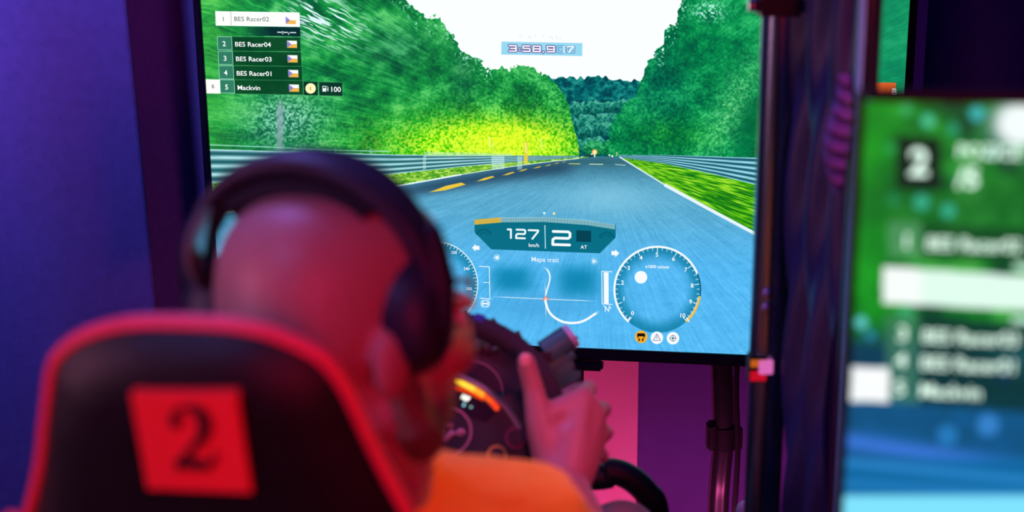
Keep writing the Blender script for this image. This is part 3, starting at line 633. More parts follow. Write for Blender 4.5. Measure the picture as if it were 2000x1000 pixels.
# ------------------------------------------------------------------ backdrops, curtains, stands
def V(*a): return Vector(a)
def cloth(path, z0, z1, fold, nz=24, thick=.004, lean=0, slant=0, nseg=160, amp2=.0):
    """hanging cloth along a plan path [(x,y)...]; fold(t,z) gives the sideways offset"""
    mb = MB(); P = [Vector((p[0], p[1], 0)) for p in path]; L = [0]
    for i in range(1, len(P)): L.append(L[-1]+(P[i]-P[i-1]).length)
    vs = []
    for side in (0, 1):
        for j in range(nz+1):
            z = z0+(z1-z0)*j/nz
            for i in range(nseg+1):
                s_ = L[-1]*i/nseg; k = max(q for q in range(len(P)-1) if L[q] <= s_+1e-9); q = (s_-L[k])/(L[k+1]-L[k])
                p = P[k].lerp(P[k+1], q); t = (P[k+1]-P[k]).normalized(); nrm = Vector((t.y, -t.x, 0))
                f_ = fold(s_, z)
                vs.append(p+nrm*(f_+thick*(.5-side))+Vector((lean*(z-1), 0, z)))
    W = nseg+1; N = W*(nz+1); fs = []
    for j in range(nz):
        for i in range(nseg):
            q = j*W+i; fs.append((q, q+1, q+W+1, q+W)); fs.append((N+q, N+q+W, N+q+W+1, N+q+1))
    for j in range(nz):
        for i in (0, nseg):
            q = j*W+i; fs.append((q, q+W, N+q+W, N+q))
    for i in range(nseg):
        for j in (0, nz):
            q = j*W+i; fs.append((q, q+1, N+q+1, N+q))
    return mb.add(vs, fs)
# left curtains
xe = at(258, 300, 2.72).x
f1 = lambda s, z: .035*math.sin(s*7.5+.6+.15*math.sin(z*2))+.012*math.sin(s*19+1.3*z)+.05*max(0, (s-.95)/.25)**2*-1
c1 = cloth([(xe-1.2, 2.72), (xe, 2.72)], .02, 2.62, f1, thick=.005, lean=-.018).build('curtain', MT['curtain'], base=(xe-.6, 2.72, .02), angle=80)
tag(c1, 'blue violet curtain hanging at the far left edge, nearest of the curtains', 'curtain')
f2 = lambda s, z: -.09*math.exp(-((s-.135)/.05)**2)+.03*math.sin(s*11+2.2)+.01*math.sin(s*27+z)
c2 = cloth([(xe-.1, 2.93), (at(640, 300, 2.93).x, 2.93)], .02, 2.62, f2, lean=-.015).build('curtain', MT['curtain'], base=(xe+.3, 2.93, .02), angle=80)
tag(c2, 'violet curtain behind the left edge of the large screen', 'curtain')
xr = at(1700, 100, 3.05).x
f3 = lambda s, z: .03*math.sin(s*9+.4)+.01*math.sin(s*23+z)
c3 = cloth([(xr, 3.05), (xr+.95, 3.05)], .02, 2.62, f3).build('curtain', mat('navy_curtain', (.06, .05, .22), .9, noise=(60, .2), bump=.5, bscale=700), base=(xr+.5, 3.05, .02), angle=80)
tag(c3, 'dark navy curtain at the top right behind the near screen', 'curtain')
rods = []
for x0, x1, y0, lb in ((xe-1.25, xe+.05, 2.72, 'black rod carrying the nearest left curtain'), (xe-.15, at(640, 300, 2.93).x+.05, 2.93, 'black rod carrying the violet curtain behind the screen'), (xr-.05, xr+1.0, 3.05, 'black rod carrying the dark navy curtain')):
    tag(MB().tube([(x0, y0, 2.63), (x1, y0, 2.63)], .012, 12).build('curtain_rod', MT['blackmetal'], base=(x0, y0, 2.63)), lb, 'curtain rod')
x0, x1 = at(1000, 800, 2.9).x, at(1245, 800, 2.9).x
tag(MB().box(((x0+x1)/2, 2.9, .9), ((x1-x0)/2, .012, .9)).build('backdrop_panel', MT['pink'], base=((x0+x1)/2, 2.9, 0), bevel=.002), 'bright pink backdrop panel under the large screen', 'panel')
x2 = at(1760, 800, 2.93).x
tag(MB().box(((x1+.001+x2)/2, 2.93, .9), ((x2-x1-.001)/2, .012, .9)).build('backdrop_panel', MT['indigo'], base=((x1+x2)/2, 2.93, 0), bevel=.002), 'indigo backdrop panel to the right of the pink one', 'panel')
# stand of the large screen
st = thing('television_stand', (at(1415, 700, 2.64).x, 2.66, 0), 'black tubular stand carrying the large screen', 'stand')
q = [at(1414, 690, 2.64), at(1416, 780, 2.64), at(1417, 870, 2.65), at(1411, 940, 2.66), at(1407, 1000, 2.67)]
bot = q[-1].copy(); q.append(bot+V(.0, .01, -.2)); q.append(V(bot.x+.005, bot.y+.02, .02))
q = [q[0]+V(0, .03, .35)] + [q[0]+V(0, .03, .02)] + [p+V(0, .03, 0) for p in q[1:]]
MB().tube(smoothpath(q, 5), .0205, 20).build('upright', MT['darksteel'], st)
cb = [at(1440, 700, 2.62)+V(0, 0, .03), at(1438, 760, 2.62), at(1440, 830, 2.62), at(1441, 880, 2.62), at(1437, 960, 2.62), at(1434, 1010, 2.62)]; cb.append(V(cb[-1].x, 2.62, .05))
MB().tube(smoothpath(cb, 5), .0055, 8).build('cable', MT['blackmetal'], st)
cl = at(1413, 852, 2.68); MB().tube([cl-V(0, 0, .022), cl+V(0, 0, .022)], .026, 20).build('clamp', MT['blackmetal'], st)
MB().box(at(1388, 850, 2.67), (.008, .016, .026)).build('clamp_lever', MT['blackmetal'], st, bevel=.004)
MB().box(at(1443, 855, 2.67), (.006, .012, .022)).build('cable_tie', MT['blackmetal'], st, bevel=.003)
lx = at(1130, 740, 2.66).x
MB().box((lx, 2.69, .52), (.0105, .018, .50)).build('upright', MT['blackmetal'], st, bevel=.003)
MB().box(((lx+at(1415, 700, 2.64).x)/2, 2.70, .95), (.28, .012, .03)).build('crossbar', MT['blackmetal'], st, bevel=.003)
for fx_ in (lx, at(1407, 1000, 2.67).x+.005): MB().box((fx_, 2.66, .012), (.03, .20, .012)).build('foot', MT['blackmetal'], st, bevel=.004)
# stand of the near right screen
o, a, b, n = frame_of(PR); cB = o-n*.07
s2 = thing('television_stand', (cB.x, cB.y, 0), 'black pole stand behind the near right screen', 'stand')
MB().tube([(cB.x, cB.y, .02), (cB.x, cB.y, cB.z+.3)], .022, 16).build('upright', MT['darksteel'], s2)
MB().box(cB+b*.28+n*.015, (.12, .01, .08), (a, n, b)).build('mounting_plate', MT['blackmetal'], s2, bevel=.003)
MB().box((cB.x, cB.y, .012), (.25, .18, .012)).build('foot', MT['blackmetal'], s2, bevel=.004)
# divider between the two play stations
pA = at(1512, 500, 1.75); pB = at(1683, 300, 1.5)
pa = thing('divider_post', (pA.x, pA.y, 0), 'dark glossy round post against the right side of the large screen', 'post')
MB().tube([(pA.x-.003, pA.y, 0.0), (pA.x-.003, pA.y, 2.68)], .0225, 28).build('tube', MT['pipe'], pa)
kk = at(1516, 8, 1.745); MB().box(kk, (.026, .03, .0115)).build('clamp', MT['blackmetal'], pa, bevel=.005)
MB().tube([kk+V(-.033, -.01, 0), kk+V(.03, -.01, 0)], .007, 12).build('clamp_bolt', MT['steel'], pa)
for (x_, y_) in ((1497, 572), (1495, 600)):
    p_ = at(x_, y_, 1.724); MB().ell(p_, (.0045, .004, .0045), n=14, m=8).build('bolt_head', mat('bolt_violet', (.62, .36, .66), .35, metal=.3, noise=(60, .1)), pa)
p_ = at(1478, 716, 1.735)
MB().box(p_, (.011, .012, .016)).build('connector', MT['blackmetal'], pa, bevel=.002)
MB().box(p_+V(0, -.0125, .0085), (.0095, .0012, .0045)).build('light_spot', emat('orange_glow', (200, 96, 30), .9), pa)['label'] = 'orange glowing reflection spot'  # glowing pieces stand in for coloured reflected light spots on the post
MB().box(p_+V(0, -.0125, -.0075), (.0095, .0012, .006)).build('light_spot', emat('red_glow', (205, 14, 40), .9), pa)['label'] = 'red glowing reflection spot'
MB().box(at(1496, 717, 1.722), (.0085, .002, .009)).build('light_spot', emat('pink_glow', (226, 110, 190), .9), pa, bevel=.001)['label'] = 'pink glowing reflection spot'
pb = thing('divider_post', (pB.x, pB.y, 0), 'dark post with a painted glint just left of the near screen', 'post')
MB().tube([(pB.x, pB.y, 0.0), (pB.x, pB.y, 2.68)], .0125, 24).build('tube', MT['darksteel'], pb)
MB().tube([(pB.x-.0085, pB.y-.008, 0.0), (pB.x-.0085, pB.y-.008, 2.68)], .0042, 12).build('glint_strip', mat('painted_glint', (.25, .85, .95), .4, metal=.0, noise=(20, .05)), pb)  # pale cyan strip stands in for the screen's glint on the post
fd = lambda s, z: .012*math.sin(s*75+z*11+1.2*math.sin(z*3))+.004*math.sin(s*150-z*17)
dv = cloth([(pA.x+.018, pA.y-.015), (pB.x-.002, pB.y+.032)], .03, 2.6, fd, nz=110, thick=.003, nseg=70).build('divider_curtain', MT['navy'], base=(pA.x, pA.y-.1, .03), angle=80)
tag(dv, 'glossy navy divider sheet with slanting folds between the two posts', 'curtain')
# twisted strap
sp = []; 
for i in range(13): sp.append(at(1648-(i/12)**2*18+6*math.sin(i*.6), 145+i*19, 1.50))
tw = [.004+.011*math.sin(math.pi*min(1, (i+.6)/13)) for i in range(13)]
sp_t = thing('twisted_strap', sp[0]+V(0, 0, .05), 'purple twisted strap hanging beside the post with the painted glint', 'strap')
MB().tube(smoothpath(sp, 3), [float(np.interp(i/3, range(13), tw)) for i in range(37)], 16, up=(1, 0, 0), sq=.6).build('webbing', MT['strapA'], sp_t)
hl = MB(); sps = smoothpath(sp, 12)
for h_ in range(7):
    c_ = h_*20+14; pts_ = []
    for k in range(9):
        i_ = min(len(sps)-1, c_+k*2-8); r_ = float(np.interp(i_/12, range(13), tw)); pts_.append(sps[i_]+V(-r_*.95*math.cos(math.pi*k/8)*-1*-1, -r_*.62*math.sin(math.pi*k/8)-.0008, 0))
    hl.tube(pts_, .0022, 6)
hl.build('stitched_edge', MT['strapB'], sp_t)
MB().tube([sp[0], sp[0]+V(0, 0, .5), V(pB.x-.012, pB.y-.012, sp[0].z+.56)], .0018, 6).build('cord', MT['strapB'], sp_t)
# knob at the bottom edge
kp = at(1459, 1000, 2.1)
kn = thing('shift_lever', (kp.x, kp.y, 0), 'pale pink rounded lever knob at the bottom edge below the screen', 'lever')
MB().ell(kp, (.017, .017, .019), n=24, m=14).build('knob', MT['knobpink'], kn); MB().tube([(kp.x, kp.y, .03), kp-V(0, 0, .015)], .007, 10).build('shaft', MT['blackmetal'], kn); MB().box((kp.x, kp.y, .015), (.06, .08, .015)).build('base_plate', MT['blackmetal'], kn, bevel=.004)

# ------------------------------------------------------------------ racing chair
hd = math.radians(12); tilt = .30
ca = V(math.cos(hd), -math.sin(hd), 0); cb_ = (V(-math.sin(hd)*tilt, -math.cos(hd)*tilt, 1)).normalized(); cn = ca.cross(cb_).normalized()
cO = at(400, 800, .98)
def lc(px, py):
    p = onplane(px, py, cO, cn)-cO; return (p.dot(ca), p.dot(cb_))
top = [lc(*p) for p in ((63, 899), (75, 798), (87, 706), (105, 672), (139, 643), (189, 622), (252, 609), (328, 606), (420, 609), (483, 616), (546, 632), (609, 660), (651, 689), (693, 744), (735, 832), (769, 903), (798, 958), (819, 1000))]
lft = [lc(38, 1000)]; xl = lft[0][0]; xrr = top[-1][0]; yb = top[-1][1]; mid = (xl+xrr)/2
low = [(xrr+.010, yb-.035), (xrr+.026, yb-.08), (mid+.215, yb-.15), (mid+.255, yb-.24), (mid+.235, yb-.36), (mid+.225, yb-.5), (mid+.20, yb-.62), (mid, yb-.65), (mid-.20, yb-.62), (mid-.225, yb-.5), (mid-.235, yb-.36), (mid-.255, yb-.24), (mid-.215, yb-.15), (xl-.018, yb-.08), (xl-.006, yb-.035)]
out2d = [V(x_, y_, 0) for x_, y_ in (top+low+lft)]
out2d = [V(p.x, p.y, 0) for p in smoothpath(out2d, 5, closed=True)]
seatz = .44
chr_ = thing('racing_chair', (-.14, 1.35, 0), 'black racing chair with red edge piping and red number patch', 'chair')
spine = lambda p: V(mid*1.0+ (p.x-mid)*.0 + .02*max(0, min(1, p.y/.1)), max(-.5+yb*.0, min(-.02, p.y)), 0)
def shell(rings, offs, closeend=True):
    mb = MB(); N = len(out2d); vs = []; fs = []
    for s_, d_ in zip(rings, offs):
        for p in out2d:
            c_ = spine(p); q_ = c_+(p-c_)*s_; vs.append(cO+ca*q_.x+cb_*q_.y+cn*d_)
    for i in range(len(rings)-1):
        for k in range(N): fs.append((i*N+k, i*N+(k+1) % N, (i+1)*N+(k+1) % N, (i+1)*N+k))
    for i_ in (0, len(rings)-1):
        pass
    return mb, vs, fs, N
rg = [.02, .3, .55, .7, .79, .85, .89, .92, .935, .945]; T = .034
of = [T*(1-(r_/.95)**5) for r_ in rg]
rg2 = rg+[.94, .92, .85, .7, .45, .02]; of2 = of+[-.002, -.006, -.012, -.028, -.036, -.036]
mb, vs, fs, N = shell(rg2, of2)
fs.append(tuple(range(N))[::-1]); fs.append(tuple((len(rg2)-1)*N+k for k in range(N)))
mb.add(vs, fs); mb.build('backrest', MT['leather'], chr_, angle=60)
pp = [cO+ca*p.x+cb_*p.y+cn*-.001 for p in out2d]; pp = [cO+(p-cO)*1 for p in pp]
PO = .0075 if (pp[5]-pp[4]).cross(cn).dot(pp[5]-(cO+cb_*yb)) > 0 else -.0075
pm = MB(); n_ = len(pp); K = 10; vs = []; fs = []
for i in range(n_):
    t_ = (pp[(i+1) % n_]-pp[i-1]).normalized(); e_ = t_.cross(cn).normalized()
    for k in range(K):
        q_ = 2*math.pi*k/K; vs.append(pp[i]-e_*PO+e_*(.0046*math.cos(q_))+cn*(.0065*math.sin(q_)+.003))
    for k in range(K): fs.append((i*K+k, i*K+(k+1) % K, ((i+1) % n_)*K+(k+1) % K, ((i+1) % n_)*K+k))
pm.add(vs, fs).build('edge_piping', MT['piping'], chr_)['label'] = 'red edge piping'
bd = thing  # badge
cfr = (cO, ca, cb_, cn)
def lc2(px, py, d): 
    p = onplane(px, py, cO+cn*d, cn)-cO; return (p.dot(ca), p.dot(cb_))
bg = MB().prism([lc2(*p, T) for p in ((257, 765), (462, 768), (493, 960), (290, 952))], cfr, T-.012, T+.0022).build('number_patch', MT['badge'], chr_, bevel=.0006, smooth=False); bg['label'] = 'red slanted patch with a black 2'
num = MB()
def ribbon(pts, d0, d1):
    L_ = []; R_ = []
    for i, (x_, y_, w_) in enumerate(pts):
        a_ = pts[max(0, i-1)]; b_ = pts[min(len(pts)-1, i+1)]; tx, ty = b_[0]-a_[0], b_[1]-a_[1]; l_ = math.hypot(tx, ty); nx_, ny_ = -ty/l_, tx/l_
        L_.append(lc2(x_+nx_*w_, y_+ny_*w_, T)); R_.append(lc2(x_-nx_*w_, y_-ny_*w_, T))
    for i in range(len(pts)-1): num.prism([L_[i], L_[i+1], R_[i+1], R_[i]], cfr, d0, d1)
sm_ = smoothpath([V(347, 822, 3), V(338, 808, 3.5), V(350, 796, 4.5), V(371, 792, 6), V(391, 799, 10.5), V(402, 818, 13), V(403, 836, 13), V(394, 854, 10), V(378, 871, 7), V(364, 887, 6), V(352, 905, 6)], 5)
ribbon([(p.x, p.y, p.z) for p in sm_], T+.0015, T+.0034)
ribbon([(346, 904, 10), (365, 899, 11), (390, 902, 11), (410, 905, 8), (419, 895, 5), (423, 878, 3)], T+.0015, T+.0035)
cc = [lc2(346+12*math.cos(q_*.5236), 819+12*math.sin(q_*.5236), T) for q_ in range(12)]; num.prism(cc, cfr, T+.0015, T+.0036)
nb_ = num.build('number', MT['badgeink'], bg, smooth=False)
# seat and base of the chair
fw = V(math.sin(hd), math.cos(hd), 0); sc_ = V(-.135, 1.42, seatz)
MB().box(sc_+V(0, 0, .0), (.20, .23, .055), (ca, fw, V(0, 0, 1))).build('seat', MT['leather'], chr_, bevel=.03, segs=4)
for s_ in (-1, 1):
    MB().box(sc_+ca*(s_*.225)+V(0, 0, .035), (.035, .22, .07), (ca, fw, V(0, 0, 1))).build('side_bolster', MT['leather'], chr_, bevel=.025, segs=4)
    MB().box(sc_+ca*(s_*.15)+V(0, 0, -.22), (.02, .2, .165), (ca, fw, V(0, 0, 1))).build('seat_rail', MT['blackmetal'], chr_, bevel=.005)
for s_ in (-1, 1):
    h0 = cO+ca*(mid+s_*.2)+cb_*(yb-.6)-cn*.03; MB().tube([h0, sc_+ca*(s_*.2)-fw*.2+V(0, 0, .03)], .022, 14).build('hinge_bracket', MT['blackmetal'], chr_)

# ------------------------------------------------------------------ steering wheel
wC = at(870, 850, 1.69); wn = V(.02, -.905, .425).normalized(); wb = (V(0, 0, 1)-wn*wn.z).normalized(); wa = wb.cross(wn).normalized()
wfr = (wC, wa, wb, wn)
def wl(px, py, d=0):
    p = onplane(px, py, wC+wn*d, wn)-wC; return (p.dot(wa), p.dot(wb))
def wp(px, py, d=0): return onplane(px, py, wC+wn*d, wn)
RIM = .1355
whl = thing('steering_wheel', wC, 'black sim racing steering wheel held by the driver, with lit display', 'steering wheel')
cir = [wC+wa*(RIM*math.cos(math.radians(t_)))+wb*(RIM*math.sin(math.radians(t_))) for t_ in range(0, 361, 5)]
mb = MB(); K = 16; vs = []; fs = []
for i in range(72):
    q0 = math.radians(i*5); e_ = wa*math.cos(q0)+wb*math.sin(q0)
    for k in range(K): q_ = 2*math.pi*k/K; vs.append(wC+e_*(RIM+.0135*math.cos(q_))+wn*(.0155*math.sin(q_)))
    for k in range(K): fs.append((i*K+k, i*K+(k+1) % K, ((i+1) % 72)*K+(k+1) % K, ((i+1) % 72)*K+k))
mb.add(vs, fs).build('rim', MT['suede'], whl)
q0 = math.radians(73); e_ = wa*math.cos(q0)+wb*math.sin(q0); MB().tube([wC+e_*(RIM+.001)-(wb*math.cos(q0)-wa*math.sin(q0))*.006, wC+e_*(RIM+.001)+(wb*math.cos(q0)-wa*math.sin(q0))*.006], .0148, 20).build('centre_marker', mat('blue_marker', (.03, .05, .35), .7, noise=(60, .1)), whl)['label'] = 'blue centre marker band'
plate = [wl(*p) for p in ((838, 722), (880, 730), (930, 750), (975, 782), (1002, 812), (1022, 840), (1032, 880), (1028, 925), (990, 965), (930, 985), (860, 985), (790, 960), (745, 915), (735, 860), (750, 800), (790, 745))]
MB().prism(plate, wfr, -.016, .012).build('hub_body', MT['wheelplastic'], whl, bevel=.004)
MB().tube([V(*p) for p in smoothpath([wp(*p, .013) for p in ((838, 726), (878, 731), (932, 752), (976, 785), (1000, 812), (1016, 838))], 4)], [.003]*4+[.0042]*17, 10).build('bezel_strip', MT['bez2'], whl)['label'] = 'silver edge strip over the lights'
for ang in (0, 180, 250, 290):
    q0 = math.radians(ang-20); e_ = wa*math.cos(q0)+wb*math.sin(q0); t_ = wb*math.cos(q0)-wa*math.sin(q0)
    MB().box(wC+e_*.105, (.03, .018, .006), (e_, t_, wn)).build('spoke', MT['wheelplastic'], whl, bevel=.003)
cols = [(255, 190, 30), (255, 205, 50), (255, 196, 60), (255, 150, 40), (255, 90, 30), (255, 66, 34)]
lp = smoothpath([wp(*p, .0145) for p in ((868, 739), (890, 744), (915, 755), (938, 768), (958, 783), (970, 797))], 6); n6 = len(lp)
for i in range(6):
    seg = lp[i*5:min(n6, i*5+6)]
    MB().tube(seg, .0033, 8, round_=True).build('shift_light', emat('led_%d' % i, cols[i], 1.5 if i < 4 else 1.1), whl)
MB().tube([wp(*p, .0138) for p in ((892, 758), (912, 764), (932, 774), (942, 779))], .0022, 8, round_=True).build('shift_light', emat('led_inner', (255, 70, 20), .9), whl)
disp = MB().prism([wl(*p, .012) for p in ((862, 750), (930, 775), (968, 806), (950, 825), (850, 795))], wfr, .011, .0135).build('display', mat('display_glass', (.02, .012, .03), .2, noise=(60, .1)), whl, bevel=.0005)
r28 = math.radians(-26); ta = wa*math.cos(r28)+wb*math.sin(r28); tb = wb*math.cos(r28)-wa*math.sin(r28)
class FP:  # small rotated frame for lettering on the wheel
    o = wC; a = ta; b = tb; n = wn
    @staticmethod
    def loc(px, py, off=0): return wp(px, py, .0136)
text('127', 899, 777, 8, FP, emat('wheel_digit', (255, 255, 240), 3.0), disp, bold=.03); text('2', 903, 792, 6, FP, emat('wheel_gear', (150, 230, 250), 2.0), disp, bold=.03)
MB().ell(wp(920, 795, .0142), (.0014, .0014, .0014), n=8, m=6).build('status_light', emat('wheel_dot', (150, 220, 210), 1.2), disp)
cx_, cy_ = wl(875, 843); em = MB().ring(wfr, cx_, cy_, .0275, .0022, .012, .0145).build('emblem', MT['ringp'], whl)
g_ = MB(); g_.tube(smoothpath([wp(*p, .0135) for p in ((849, 860), (843, 848), (848, 835), (862, 829), (882, 832))], 4), .0026, 8, round_=True)
g_.tube([wp(858, 853, .0135), wp(867, 844, .0135)], .0032, 8, round_=True); g_.tube([wp(871, 858, .0135), wp(883, 845, .0135)], .0032, 8, round_=True); g_.tube([wp(880, 848, .0135), wp(892, 846, .0135)], .0018, 8, round_=True); g_.ell(wp(900, 845, .0135), (.0055, .003, .0048), n=12, m=8)
g_.build('logo', MT['ringp'], em)
MB().tube([wp(865, 801, .0135), wp(876, 806, .0135)], .0017, 8, round_=True).build('button', emat('small_lamp', (220, 120, 180), .8), whl)
for (px, py, r_, mm, nm) in ((970, 890, .0105, 'ringy', 'yellow-ringed rotary knob'), (1007, 856, .0115, 'ringm', 'magenta-ringed rotary knob'), (790, 890, .0105, 'ringy', None), (775, 850, .0115, 'ringm', None)):
    cx_, cy_ = wl(px, py); kb = MB().ring(wfr, cx_, cy_, r_, .0026, .012, .0165, n=32).build('rotary_knob', MT[mm], whl)
    if nm: kb['label'] = nm
    MB().prism([(cx_+(r_-.0015)*math.cos(k*.3927), cy_+(r_-.0015)*math.sin(k*.3927)) for k in range(16)], wfr, .012, .020).build('cap', MT['wheelplastic'], kb, bevel=.001)
for s_ in (-1, 1):
    q0 = math.radians(20 if s_ > 0 else 160); e_ = wa*math.cos(q0)+wb*math.sin(q0); MB().box(wC+e_*.088-wn*.032, (.026, .022, .002), (e_, wb, wn)).build('paddle', MT['wheelplastic'], whl, bevel=.001)
# wheel base: finned drive unit behind the rim
bC = wC-wn*.115; bfr = (bC, wa, wb, wn)
drv = thing('wheel_base', bC, 'finned motor unit with canister and rods behind the steering wheel', 'motor')
circ = lambda r_, k_=40: [(r_*math.cos(2*math.pi*i/k_), r_*math.sin(2*math.pi*i/k_)) for i in range(k_)]
MB().prism(circ(.148), bfr, -.06, .02).build('housing', MT['wheelplastic'], drv, bevel=.004)
MB().prism(circ(.112), bfr, .02, .045).build('front_disc', MT['wheelplastic'], drv, bevel=.004)
MB().prism(circ(.03), bfr, .045, .099).build('quick_release', MT['blackmetal'], drv, bevel=.003)
MB().ring(bfr, .03, .055, .04, .0015, .0445, .0462).build('disc_groove', MT['bez2'], drv)
for k in range(26):
    if k < 4: tp_ = onplane(*((1006, 634), (1030, 638), (1050, 646), (1068, 659))[k], bC, wn)-bC; q0 = math.atan2(tp_.dot(wb), tp_.dot(wa)); rt = tp_.length+.009
    else: q0 = math.radians(62+(k-3)*12.6); rt = .166
    e_ = wa*math.cos(q0)+wb*math.sin(q0); t_ = wb*math.cos(q0)-wa*math.sin(q0); ee = (e_-t_*.35).normalized(); tt = wn.cross(ee)
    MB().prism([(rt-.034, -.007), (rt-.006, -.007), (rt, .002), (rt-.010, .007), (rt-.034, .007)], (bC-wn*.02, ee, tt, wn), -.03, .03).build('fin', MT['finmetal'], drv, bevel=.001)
def bp(px, py, d=0): return onplane(px, py, bC+wn*d, wn)
c0_, c1_, c2_ = bp(1064, 691), bp(1110, 660), bp(1119, 654)
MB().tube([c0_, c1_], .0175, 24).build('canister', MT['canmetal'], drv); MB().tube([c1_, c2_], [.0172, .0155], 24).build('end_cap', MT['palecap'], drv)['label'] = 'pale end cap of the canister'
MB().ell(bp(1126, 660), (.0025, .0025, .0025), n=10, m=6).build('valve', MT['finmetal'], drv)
MB().box(bp(1058, 700), (.012, .006, .02), (wa, wb, wn)).build('canister_mount', MT['blackmetal'], drv, bevel=.001)
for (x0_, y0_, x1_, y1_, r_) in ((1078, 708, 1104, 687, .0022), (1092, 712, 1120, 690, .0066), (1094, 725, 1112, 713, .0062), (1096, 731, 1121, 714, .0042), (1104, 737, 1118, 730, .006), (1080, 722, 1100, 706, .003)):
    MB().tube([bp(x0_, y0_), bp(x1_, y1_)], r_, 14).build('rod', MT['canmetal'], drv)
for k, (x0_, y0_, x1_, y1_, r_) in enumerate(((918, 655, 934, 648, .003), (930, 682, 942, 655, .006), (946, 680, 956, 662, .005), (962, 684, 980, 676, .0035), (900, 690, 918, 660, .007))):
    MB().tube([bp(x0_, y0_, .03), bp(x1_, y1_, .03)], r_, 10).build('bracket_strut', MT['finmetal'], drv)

# ------------------------------------------------------------------ rig frame
rigc = V(-.09, 1.9, 0)
rig = thing('rig_frame', rigc, 'black tube cockpit frame arching below the steering wheel', 'frame')
hr = [at(1140, 933, 1.86), at(1185, 920, 1.86), at(1225, 930, 1.86), at(1262, 962, 1.86), at(1283, 1010, 1.86)]
zt = hr[0].z; right = hr+[V(hr[-1].x+.012, 1.87, .55), V(hr[-1].x+.02, 1.9, .02)]
lx_ = lambda p: V(2*wC.x-p.x, p.y, p.z)
full = [lx_(p) for p in right[::-1]]+right
MB().tube(smoothpath(full, 6), .0175, 20).build('hoop', MT['blackmetal'], rig)
bb = bC-wn*.03; MB().tube([bb-wb*.15, V(wC.x, 1.86, zt)], .02, 12).build('motor_bracket', MT['blackmetal'], rig)
for s_ in (-1, 1): MB().box((wC.x+s_*.24, 1.55, .022), (.02, .85, .022)).build('floor_rail', MT['blackmetal'], rig, bevel=.004)
MB().box((wC.x, 2.28, .10), (.22, .10, .012), (V(1, 0, 0), V(0, .85, .5), V(0, -.5, .85))).build('pedal_plate', MT['blackmetal'], rig, bevel=.003)
for s_ in (-1, 0, 1): MB().box((wC.x+s_*.13, 2.30, .20), (.025, .006, .06)).build('pedal', MT['steel'], rig, bevel=.003)

# ------------------------------------------------------------------ driver
per = thing('person', (-.13, 1.38, 0), 'seated driver with shaved head in orange T-shirt gripping the steering wheel', 'person')
hb = math.radians(12); bR = V(math.cos(hb), -math.sin(hb), 0); bF = V(math.sin(hb), math.cos(hb), 0)
Hc = at(663, 588, 1.15); hh = math.radians(50); hF = V(math.sin(hh), math.cos(hh), -.08).normalized(); hR = V(math.cos(hh), -math.sin(hh), .0); hU = hR.cross(hF).normalized(); hR = hF.cross(hU).normalized()
hax = (hR, hF, hU)
def H(r_, f_, u_): return Hc+hR*r_+hF*f_+hU*u_
body = MB()
def cran(l):
    # skull: slightly flattened sides, fuller back
    n_ = (abs(l.x/.077), abs(l.y/.095), abs(l.z/.083)); l = l*((n_[0]**2.45+n_[1]**2.45+n_[2]**2.45)**(-1/2.45))
    return V(l.x*(1-.06*max(0, l.y/.1)), l.y, l.z)
body.ell(H(0, -.004, .010), (.077, .095, .083), hax, 32, 20, cran)
body.ell(H(0, .045, -.045), (.062, .062, .075), hax, 24, 16)
body.ell(H(0, .06, -.085), (.046, .045, .036), hax, 20, 14)
body.ell(H(0, .096, -.107), (.020, .016, .016), hax, 14, 10)
for s_ in (-1, 1):
    body.ell(H(s_*.045, .073, -.04), (.025, .027, .024), hax, 14, 10)
    body.ell(H(s_*.030, .094, -.003), (.026, .012, .008), hax, 14, 8)
    body.ell(H(s_*.082, -.006, -.03), (.007, .018, .03), hax, 14, 10)
    body.ell(H(s_*.013, .112, -.052), (.010, .012, .009), hax, 12, 8)
    body.ell(H(s_*.052, .025, -.075), (.018, .035, .028), hax, 14, 10)
body.tube([H(0, .100, .004), H(0, .111, -.022), H(0, .123, -.044)], [.010, .0115, .0135], 12, round_=True)
body.tube([H(-.018, .106, -.078), H(0, .118, -.076), H(.018, .106, -.078)], [.005, .0085, .005], 10, round_=True)
body.tube([H(-.016, .104, -.091), H(0, .115, -.092), H(.016, .104, -.091)], [.005, .009, .005], 10, round_=True)
Nb = V(-.132, 1.20, 1.047)
body.tube([Nb-V(0, 0, .03), Nb+V(0, -.015, .06), Hc+V(.005, .0, -.06)], [.075, .061, .062], 20, round_=True)
tors = [(V(-.12, 1.33, .53), .15), (V(-.125, 1.31, .64), .15), (V(-.13, 1.27, .78), .15), (V(-.13, 1.235, .90), .165), (V(-.13, 1.22, .975), .14), (V(-.13, 1.205, 1.02), .085)]
body.tube([p for p, r_ in tors], [r_ for p, r_ in tors], 28, up=bR, sq=.66)
SR, SL = V(.010, 1.235, .996), V(-.285, 1.285, .994)
ER, EL = V(.115, 1.375, .775), V(-.38, 1.43, .765)
WR = at(1100, 965, 1.59); WL = V(2*wC.x-WR.x-.005, 1.61, WR.z)
def arm(S, Eb, Wr):
    body.tube([Nb+(S-Nb)*.3+V(0, 0, -.03), S], [.06, .052], 16, round_=True)
    body.tube([S, S.lerp(Eb, .5), Eb], [.05, .046, .040], 18, round_=True)
    body.tube([Eb, Eb.lerp(Wr, .3), Eb.lerp(Wr, .75), Wr], [.040, .044, .037, .032], 18, round_=True)
arm(SR, ER, WR); arm(SL, EL, WL)
